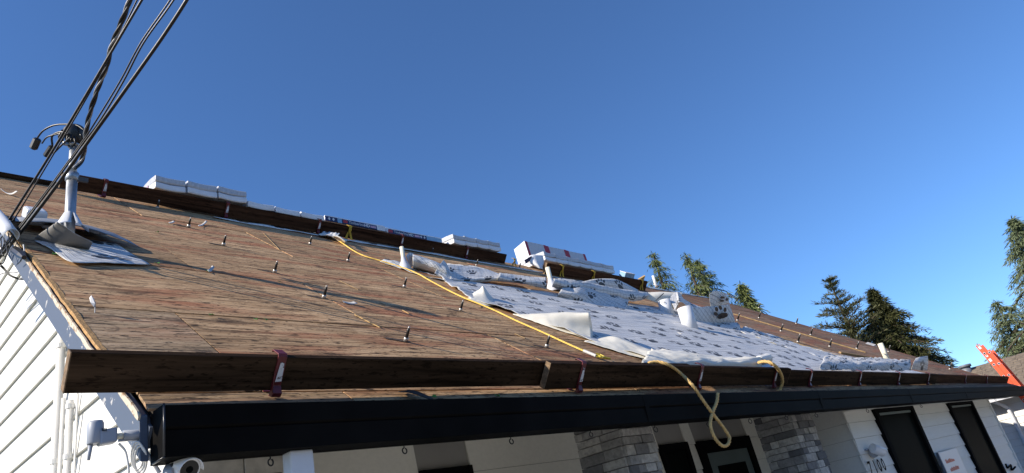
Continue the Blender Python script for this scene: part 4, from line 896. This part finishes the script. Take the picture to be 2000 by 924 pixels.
ca = G(.150, .02, -.215); cb = ca + Vector((-.025, -.085, -.045))
ca, cb = on_y(348, 903, .03), on_y(370, 917, -.06)
bullet('white bullet security camera under the left end of the gutter', ca, cb, .041, (G(.065, .02, -.232), G(.082, -.012, -.238)), .034)
cb_ = bpy.data.objects['security_camera']; MB().gbox(.055, .135, -.03, .02, -.2215, -.2075).build('bracket', 'black_plastic', cb_, bevel=.004)
ca, cb = on_y(1704, 876, .27), on_y(1724, 883, .22)
bullet('small bullet security camera on the siding beside the house number', ca, cb, .055, (on_y(1706, 884, .345), on_y(1706, 884, .31)), .06)
sc2 = bpy.data.objects['security_camera.001']; MB().tube([on_y(1690, 879, .34), on_y(1703, 876, .32)], .012, 8).build('cable_lead', 'station_grey', sc2)
# weather station on an arm from the gutter corner
ws = thing('weather_station', 'pale grey weather station on a short arm left of the gutter corner', 'weather station', G(-.2, .03, -.12))
def wp(x, y, yy=.03): return on_y(x, y, yy)
rnd_tube([wp(186, 868), wp(186, 866), wp(187, 828), wp(187, 823)], [.024, .027, .026, .022], 'housing', 'station_grey', ws)
MB().obox(wp(196, 868, .0), wp(230, 862, .0)-wp(196, 868, .0), Vector((0, .045, 0)), Vector((0, 0, .052))).build('sensor_body', 'station_grey', ws, bevel=.006)
for k in range(4): MB().obox(wp(199+k*2.6, 842, -.003), Vector((.0022, 0, 0)), Vector((0, .002, 0)), Vector((0, 0, .011))).build('vent_slot', 'lens_black', ws)
rnd_tube([wp(226, 853), wp(240, 851)], .011, 'joint', 'cream_pvc', ws); rnd_tube([wp(240, 850), wp(300, 847)], .017, 'arm', 'station_grey', ws)
MB().obox(wp(232, 862), wp(298, 857)-wp(232, 862), Vector((0, .012, 0)), Vector((0, 0, .012))).build('brace', 'station_grey', ws)
rnd_tube([wp(177, 868), wp(173, 899)], [.008, .005], 'probe', 'station_grey', ws, 10)
vane = [wp(197, 797, .16), wp(206, 812, .16), wp(216, 846, .16), wp(222, 875, .16), wp(229, 912, .16), wp(214, 892, .16), wp(206, 860, .16)]
MB().tube(cat([wp(232, 866), wp(244, 880), wp(249, 900), wp(252, 924)], 5), .004, 6).build('lead', 'white_pvc', ws, smooth=True)
for k in range(3):
    cc = wp(268, 890); MB().tube([cc + RT*(.022*math.cos(a)+.006*k) + UP*(.05*math.sin(a)-.008*k) for a in [2*PI*q/18 for q in range(19)]], .004, 6).build('cable_coil', 'white_pvc', ws, smooth=True)
MB().tube(cat([wp(276, 855), wp(284, 880), wp(298, 902), wp(312, 924)], 5), .008, 8).build('strut', 'white_metal', ws, smooth=True)
for k, (x, y) in enumerate([(527, 886), (787, 861), (995, 846), (1150, 833), (1276, 825), (1380, 818), (1461, 812), (1532, 807), (1590, 801), (1690, 793), (1795, 785), (1941, 775)]):
    a = G((on_y(x, y, .0)-E0).x, -.002, -.207); rr = .013 if k < 4 else .017
    t_ = thing('eye_hook', ['black eye hook under the gutter between camera and downspout', 'black eye hook second from the left under the gutter', 'black eye hook over the blank porch wall', 'eye hook over the first stone column, left side', 'eye hook over the first stone column, right side', 'eye hook left of the hanging rope loop', 'eye hook right of the hanging rope loop', 'eye hook over the second stone column', 'eye hook between stone column and siding', 'eye hook left of the first tall window', 'eye hook between the two tall windows', 'last eye hook before the ladder'][k], 'hook', a, 'eye hooks under the gutter')
    MB().tube([a, a-Vector((0, 0, .012))], .003, 6).build('shank', 'black_plastic', t_)
    c0 = a-Vector((0, 0, .012+rr)); MB().tube([c0 + (RT*math.cos(q)*rr*.8 + Vector((0, 0, 1))*math.sin(q)*rr) for q in [PI/2+2*PI*j/16*.93 for j in range(17)]], .0032, 6).build('eye', 'black_plastic', t_, smooth=True)
# house number and sign on the front wall
hn = thing('house_number', 'black house number 7100 on the white siding beside the window', 'house number', on_y(1720, 910, .34))
o_ = on_y(1700, 921.5, .318); e_ = on_y(1702, 905, .318)
txt('7', .20, 'window_black', hn, on_y(1702, 926, .328), Vector((1, 0, 0)), Vector((0, 0, 1)), 'numeral', .004)
xq = (on_y(1702, 926, .328)-E0).x; zq = (on_y(1702, 926, .328)-E0).z
for k, ch in enumerate('100'): txt(ch, .20, 'window_black', hn, G(xq+.17+.155*k, .328, zq), Vector((1, 0, 0)), Vector((0, 0, 1)), 'numeral', .004)
sg = thing('wall_sign', 'white wall sign with red lettering between the two tall windows', 'sign', on_y(1870, 915, .33))
a = on_y(1833, 884, .30)-E0
sgp = MB().gbox(a.x, a.x+1.05, .300, .312, a.z-.75, a.z).build('panel', 'sign_white', sg, bevel=.004)
MB().gbox(a.x-.03, a.x-.002, .304, .33, a.z-.75, a.z).build('edge', 'slate_paint', sg)
for r_ in range(3):
    x = a.x+.16+.06*r_
    for k in range(11 if r_ < 2 else 6):
        h_ = rnd(.03, .06); w_ = rnd(.02, .042)
        MB().gbox(x, x+w_, .2975, .2995, a.z-.15-.12*r_-.02, a.z-.15-.12*r_-.02+h_).build('letter', 'sign_red', sg); x += w_+.016
t_ = thing('iron_bracket', 'small black iron bracket on the siding right of the last window', 'bracket', on_y(1970, 915, .33))
MB().tube(cat([on_y(x, y, .33) for x, y in [(1964, 906), (1968, 914), (1974, 908), (1976, 918), (1983, 912)]], 5), .016, 6).build('scroll', 'window_black', t_, smooth=True)
# ------------------------------------------------------------------ ladder against the eave
UL_ = 18.45; A0 = on_x(1985, 757, UL_); A1 = on_x(1914, 674, UL_); dl_ = (A1-A0).normalized()
ld = thing('extension_ladder', 'orange fibreglass extension ladder leaning on the right end of the eave', 'ladder', Vector((A0.x, A0.y - A0.z/dl_.z*dl_.y, 0)))
def rail(off, x, l0, l1, w, nm='rail'):
    b = A0 + dl_*l0 + Vector((x, 0, 0)); side = Vector((0, -dl_.z, dl_.y)); e = A0 + dl_*l1 + Vector((x, 0, 0))
    o0 = b + side*(off-w/2)
    m = MB().obox(o0, side*w, Vector((.006, 0, 0)), e-b).obox(o0+Vector((.006, 0, 0)), side*.010, Vector((.03, 0, 0)), e-b).obox(o0+side*(w-.010)+Vector((.006, 0, 0)), side*.010, Vector((.03, 0, 0)), e-b)
    return m.build(nm, 'ladder_orange', ld)
Lg = A0.z/dl_.z; L1 = (A1-A0).length
side = Vector((0, -dl_.z, dl_.y))
for xx in (0, .42):
    for off, l0, l1 in ((-.046, -Lg+1.2, L1+.03), (.052, -Lg+.02, L1-.18)):
        rl = rail(off, xx+(.012 if off > 0 else 0), l0, l1, .088)
        if xx == 0:
            for k in range(12):
                l = L1-.20-.305*k - (.03 if off > 0 else 0)
                c0 = A0+dl_*l+side*off+Vector((xx+(.012 if off > 0 else 0), 0, 0))
                MB().tube([c0-Vector((.006, 0, 0)), c0+Vector((.001, 0, 0))], .027, 14).build('rung_plate', 'ladder_alu', rl); MB().tube([c0-Vector((.009, 0, 0)), c0-Vector((.0062, 0, 0))], .017, 12).build('rung_end', 'lens_black', rl)
            if off < 0:
                for l, w in ((L1-.08, .10), (L1-.30, .05), (L1-.42, .07)):
                    c0 = A0+dl_*l+side*(off-.02); MB().obox(c0-Vector((.002, 0, 0)), side*.05, Vector((.0015, 0, 0)), dl_*w).build('label_plate', 'sticker' if w < .06 else 'print_white', rl)
for off, n_, s0 in ((-.046, 12, 0), (.052, 13, .03)):
    for k in range(n_):
        c0 = A0+dl_*(L1-.20-.305*k-s0)+side*off; MB().tube([c0+Vector((.008, 0, 0)), c0+Vector((.415, 0, 0))], .016, 10).build('rung', 'ladder_alu', ld)
MB().tube([A0+dl_*(L1+.0)+side*-.046+Vector((.0, 0, 0)), A0+dl_*(L1+.06)+side*-.04], .022, 10).build('end_cap', 'ladder_alu', ld)
# ------------------------------------------------------------------ neighbouring wing to the right
nb = thing('neighbour_house', 'white sided house with brown shingle roof beyond the ladder', 'house', G(20.6, 2, -2.37))
XN = 20.5; ZE = .10; XR, ZR = 22.6, 1.0
wl = MB().gbox(XN+.03, XN+4.2, -2.2, 9, -2.36, ZE).build('wall', 'wall_back', nb)
z = -2.36
while z < ZE-.02:
    MB().add([G(XN, -2.2, z), G(XN, 9, z), G(XN+.02, 9, z+.16), G(XN+.02, -2.2, z+.16), G(XN+.028, -2.2, z), G(XN+.028, 9, z), G(XN+.028, 9, z+.16), G(XN+.028, -2.2, z+.16)], [(3, 2, 1, 0), (6, 7, 4, 5), (0, 1, 5, 4), (2, 3, 7, 6), (0, 4, 7, 3), (5, 1, 2, 6)]).build('siding_board', 'white_siding', wl); z += .163
rfn = MB().prism([G(XN-.4, -2.4, ZE-.1), G(XR, -2.4, ZR-.02), G(XR*2-XN+.4, -2.4, ZE-.1)], Vector((0, 11.6, 0))).build('roof', 'shingle_far', nb)
nr = 16; sx, sz = (XR-XN+.4)/nr, (ZR-.02-ZE+.1)/nr
sh0 = None
for r_ in range(nr):
    y = -2.4 - rnd(0, .3)
    while y < 9.2:
        w_ = rnd(.22, .42); a0 = max(y, -2.42); b0 = min(y+w_-.008, 9.2)
        if b0 - a0 > .04 and b0 < 5.2:
            k = rnd(.006, .014)
            x0, z0 = XN-.42+sx*r_, ZE-.1+sz*r_
            MB().add([G(x0, a0, z0+.004), G(x0, b0, z0+.004), G(x0+sx*1.05, b0, z0+sz*1.05+.002), G(x0+sx*1.05, a0, z0+sz*1.05+.002), G(x0, a0, z0+.006+k*2), G(x0, b0, z0+.006+k*2), G(x0+sx*1.05, b0, z0+sz*1.05+.005), G(x0+sx*1.05, a0, z0+sz*1.05+.005)],
                     [(3, 2, 1, 0)[::-1], (4, 5, 6, 7)[::-1], (0, 1, 5, 4)[::-1], (2, 3, 7, 6)[::-1], (0, 4, 7, 3)[::-1], (5, 1, 2, 6)[::-1]]).build('shingle', 'shingle_far', rfn)
        y += w_
nw = MB().gbox(XN-.012, XN+.02, -1.0, .45, -1.2, -.12).build('window', 'white_metal', nb); MB().gbox(XN-.016, XN-.0125, -.92, .37, -1.12, -.2).build('pane', 'glass', nw)
nd = MB().tube(cat([G(XN-.35, .95, -.02), G(XN-.34, .95, -.10), G(XN-.08, .80, -.30), G(XN-.05, .78, -.5), G(XN-.05, .78, -2.3)], 6), .045, 10).build('downspout', 'white_metal', nb, smooth=True)
MB().gbox(XN-.46, XN-.36, -2.4, 9.2, ZE-.22, ZE-.11).build('gutter', 'white_metal', nb, bevel=.01)
vn = thing('roof_vent', 'grey roof vent with cap on the shingle roof beyond the eave end', 'vent', on_x(1886, 722, 22.3))
c0 = on_x(1887, 722, 22.3); rnd_tube([c0-Vector((0, 0, .2)), c0+Vector((0, 0, .06))], .13, 'stack', 'vent_grey', vn, 14); rnd_tube([c0+Vector((0, 0, .062)), c0+Vector((0, 0, .13))], .17, 'cap', 'vent_grey', vn, 14)
# ------------------------------------------------------------------ conifers behind the house
def conifer(name, label, apex_px, depth, spread, style, mat, n_wh, lean=0, seed=1, leaf=(.22, .05), group='conifers behind the house', zlow=None, shape=1.0, dens=1.0, gap=0):
    rs = random.Random(seed); top = far(*apex_px, depth); Hh = top.z; t_ = thing(name, label, 'tree', Vector((top.x, top.y, 0)), group)
    base = Vector((top.x, top.y, 0)); m = MB(); ht = Hh
    MB().tube([base + Vector((lean*(q**2)*.3, 0, Hh*q)) - Vector((lean*.3, 0, 0)) for q in (0, .3, .6, .85, 1)], [.035*Hh*q+.01 for q in (.8, .6, .36, .14, .02)], 8).build('trunk', 'bark', t_, smooth=True)
    vs, fs = [], []; bm_ = MB()
    def leafq(p, d, up, L, Wd):
        s_ = d.cross(up); s_ = s_.normalized() if s_.length > 1e-5 else Vector((1, 0, 0)); b = len(vs)
        vs.extend([p, p+d*L*.5+s_*Wd, p+d*L, p+d*L*.5-s_*Wd]); fs.append((b, b+1, b+2, b+3))
    zl = zlow if zlow is not None else Hh*.35
    for w_ in range(n_wh):
        f = (w_+rs.random())/n_wh; z_ = Hh - (Hh-zl)*f**.9
        if z_ > Hh*.995: z_ = Hh*.995
        fr = (Hh-z_)/Hh
        R_ = spread*(fr**shape)*(rs.uniform(.40, 1.30) if style == 'cedar' else rs.uniform(.55, 1.0)) + .12
        if style == 'pine' and rs.random() < gap: continue
        for b_ in range(rs.choice((2, 3, 3, 4))):
            az = rs.uniform(0, 2*PI); d = Vector((math.cos(az), math.sin(az), 0)); rl = R_*rs.uniform(.6, 1.1)
            up0 = {'cedar': .35, 'pine': .45, 'fir': .10, 'tall': .15}[style]; dr = {'cedar': .75, 'pine': .15, 'fir': .42, 'tall': .5}[style]
            o = base + Vector((lean*((z_/Hh)**2)*.3-lean*.3, 0, z_)); n_ = max(4, int(rl/.22))
            pts = [o + d*(rl*i/n_) + Vector((0, 0, rl*(up0*(i/n_) - dr*(i/n_)**2))) for i in range(n_+1)]
            if rl > .5: bm_.tube(pts[::2] if len(pts) > 5 else pts, [max(.004, .02*rl*(1-i/len(pts))) for i in range(len(pts[::2] if len(pts) > 5 else pts))], 4)
            for i in range(1, n_+1):
                p = pts[i]; t = (pts[i]-pts[i-1]).normalized()
                for q in range(int(rs.uniform(5, 10)*dens)):
                    sd_ = Vector((rs.gauss(0, 1), rs.gauss(0, 1), rs.gauss(0, .35))).normalized()
                    dd = (t*rs.uniform(.2, 1) + sd_*rs.uniform(.3, 1) + Vector((0, 0, {'cedar': -.55, 'pine': .35, 'fir': -.15, 'tall': -.3}[style]))).normalized()
                    pp = p - t*rs.uniform(0, .25) + sd_*rs.uniform(0, .10+.05*rl)
                    leafq(pp, dd, Vector((rs.gauss(0, 1), rs.gauss(0, 1), 1)), leaf[0]*rs.uniform(.6, 1.3), leaf[1]*rs.uniform(.6, 1.2))
    for k in range(24):
        a = rs.uniform(0, 2*PI); leafq(top - Vector((0, 0, rs.uniform(0, .5))), Vector((math.cos(a)*.6, math.sin(a)*.6, rs.uniform(-.4, .9))).normalized(), Vector((0, 0, 1)), leaf[0], leaf[1])
    c = MB(); c.v = vs; c.f = [list(q) for q in fs]; c.mi = [0]*len(fs); c.build('crown', mat, t_)
    if bm_.v: bm_.build('limbs', 'bark', t_, smooth=True)
    return t_
conifer('cedar_tree', 'light green cedar with drooping tips, leftmost of the trees behind the ridge', (1275, 496), 30, 5.6, 'cedar', 'cedar_green', 44, seed=3, zlow=6.2, dens=1.15, leaf=(.24, .016))
conifer('cedar_tree', 'cedar with a thin drooping leader, second from the left behind the ridge', (1338, 495), 30, 5.0, 'cedar', 'cedar_green', 36, seed=5, zlow=6.5, dens=1.0, leaf=(.24, .016))
conifer('cedar_tree', 'fuller cedar just right of the thin leader', (1360, 508), 31, 7.4, 'cedar', 'cedar_green', 64, seed=9, zlow=6, dens=1.3, leaf=(.24, .016))
conifer('cedar_tree', 'low cedar top bending right behind the standing flap', (1446, 556), 30, 4.4, 'cedar', 'cedar_green', 44, seed=12, zlow=6, dens=1.3, lean=1.6, leaf=(.26, .022))
conifer('cedar_tree', 'lowest small cedar tip just above the far deck', (1466, 586), 30, 3.4, 'cedar', 'cedar_green', 30, seed=14, zlow=6, dens=1.3, leaf=(.24, .022))
conifer('pine_tree', 'open dark pine with bare reddish trunk behind the far deck', (1620, 549), 42, 4.0, 'pine', 'pine_green', 60, seed=21, zlow=4, leaf=(.26, .022), dens=2.4, shape=.5, gap=.2)
conifer('fir_tree', 'dense dark green fir right of the open pine', (1701, 566), 42, 5.3, 'fir', 'fir_green', 130, seed=25, zlow=4, leaf=(.30, .026), dens=2.4, shape=.75)
conifer('fir_tree', 'tall blue green fir at the right edge above the shingle roof', (1976, 428), 40, 7.6, 'tall', 'tall_green', 100, seed=31, zlow=3.5, leaf=(.32, .024), dens=2.3, shape=.8)
conifer('fir_tree', 'shorter dense fir left of the tall one above the ladder', (1944, 588), 40, 4.6, 'tall', 'tall_green', 44, seed=35, zlow=3, leaf=(.30, .022), dens=1.8, shape=.7)
# ------------------------------------------------------------------ battens and litter on the deck
def stick(label, a, b, w, h, mat='fresh_wood', cat_='batten', group=None):
    pa, pb = on_roof(*a, .004), on_roof(*b, .004); d = pb-pa; s_ = d.cross(EN).normalized()*w
    return tag(MB().obox(pa-s_/2, s_, EN*h, d).build('wood_splinter' if cat_ == 'splinter' else 'batten', mat, frame=ROOF, at=pa), label, cat_, group)
stick('long pale batten along the far deck, upper of the two', (1432, 614), (1690, 689), .032, .022, 'old_batten')
stick('long pale batten along the far deck, lower of the two', (1520, 662), (1660, 702), .032, .022, 'old_batten')
stick('short doubled batten end left of the far cream pipe', (1640, 690), (1722, 704), .045, .03, 'old_batten')
for k, (a, b, w, lb) in enumerate([((693, 615), (742, 640), .014, 'long yellow splinter of wood above the lowest post'), ((664, 549), (700, 566), .009, 'upper thin splinter along the deck joint in mid roof'), ((740, 590), (752, 596), .006, 'short splinter in the middle of the mast shadow'), ((786, 606), (799, 613), .014, 'bright short splinter right of mid roof joint'), ((515, 456), (545, 487), .010, 'thin pale splinter between the two columns of posts'), ((1006, 652), (1026, 661), .016, 'pale splinter left of the lowest post by the rope'), ((936, 592), (938, 600), .006, 'tiny upright sliver beside the small pointed curl')]):
    stick(lb, a, b, w*.8, .004, 'fresh_wood' if k in (0, 3) else 'old_batten', 'splinter', 'yellow wood splinters on the deck')
def leafbit(px, s_, lb, mat='leaf_green', nm='leaf_scrap', ct='leaf', gr='green leaf scraps on the deck'):
    p = on_roof(*px); m = MB(); rs = random.Random(int(px[0]*7+px[1])); n = 7
    ring = [p + EU*(s_*math.cos(2*PI*k/n)*rs.uniform(.6, 1.2)) + EV*(s_*.8*math.sin(2*PI*k/n)*rs.uniform(.6, 1.2)) + EN*rs.uniform(.004, .022) for k in range(n)]
    m.add([p+EN*.012]+ring, [(0, 1+k, 1+(k+1) % n) for k in range(n)])
    tag(m.build(nm, mat, frame=ROOF, at=p, solid=.001), lb, ct, gr)
for px, lb in [((545, 552), 'bright green leaf scrap below the third post of the first column'), ((413, 618), 'curled green leaf scrap low on the deck near the gable end'), ((498, 626), 'green leaf scrap left of a paler one near the lowest seam'), ((519, 626), 'pale green leaf scrap right of another near the lowest seam'), ((306, 455), 'green leaf scrap high on the deck near the mast'), ((107, 499), 'green leaf scrap at the rake below the mast paper'), ((306, 517), 'green leaf scrap by the tip of the mast paper'), ((405, 532), 'green leaf scrap beside the small white curl'), ((846, 779), 'mint green scrap on the gutter edge by the black scrap'), ((970, 776), 'second mint green scrap on the gutter edge')]: leafbit(px, .018, lb)
def curl(a, b, hgt, lb):
    p0, p1 = on_roof(*a, .006), on_roof(*b, .006); d = p1-p0
    rows_ = [[p0 + d*t + EN*(hgt*(2*t-1)**2*(1 if t > .5 else .3)) for t in (0, .25, .5, .75, 1)], [p0 + d*t + EV*.05 + EN*(hgt*(2*t-1)**2*(1 if t > .5 else .3)+.004) for t in (.1, .3, .5, .75, .95)]]
    tag(loft(rows_, 3, 2).build('paper_scrap', 'scrap_white', smooth=True, solid=.002, frame=ROOF, at=p0), lb, 'scrap', 'white scraps on the deck')
for a_ in [((388, 444), (404, 437), .03, 'white crescent scrap right of the fifth post of the first column'), ((331, 437), (341, 435), .012, 'small white scrap left of the fifth post of the first column'), ((408, 533), (418, 526), .02, 'tiny white curl of paper in mid deck near the mast shadow'), ((0, 372), (32, 386), .06, 'white and pink curl high on the deck by the gable end'), ((672, 592), (698, 596), .015, 'thin translucent scrap in the mast shadow'), ((1312, 648), (1332, 655), .02, 'tan scrap lying on the printed sheet below the white tubes')]: curl(*a_)
t_ = thing('paper_tag', 'white leaf shaped tag standing on the deck near the rake', 'tag', on_roof(185, 610))
b0 = on_roof(185, 611); MB().tube([b0, b0+Z*.07], .0025, 5).build('stem', 'scrap_white', t_)
tt = on_y(180, 590, (b0-E0).y); MB().add([on_y(x, y, (b0-E0).y+dy) for x, y, dy in [(184, 600, 0), (177, 591, .01), (175, 582, .02), (179, 577, .01), (184, 584, 0), (186, 593, -.01)]], [(0, 1, 2, 3, 4, 5)]).build('blade', 'station_grey', t_, solid=.002)
tag(loft([[on_roof(778, 764, .01), on_roof(800, 766, .05), on_roof(822, 773, .05), on_roof(845, 781, .02)], [on_roof(790, 763, .006), on_roof(808, 762, .03), on_roof(828, 769, .03), on_roof(846, 778, .01)]], 4, 3).build('felt_scrap', 'asphalt_scrap', smooth=True, solid=.004, frame=ROOF), 'twisted black felt scrap on the deck edge below the long plank', 'scrap')
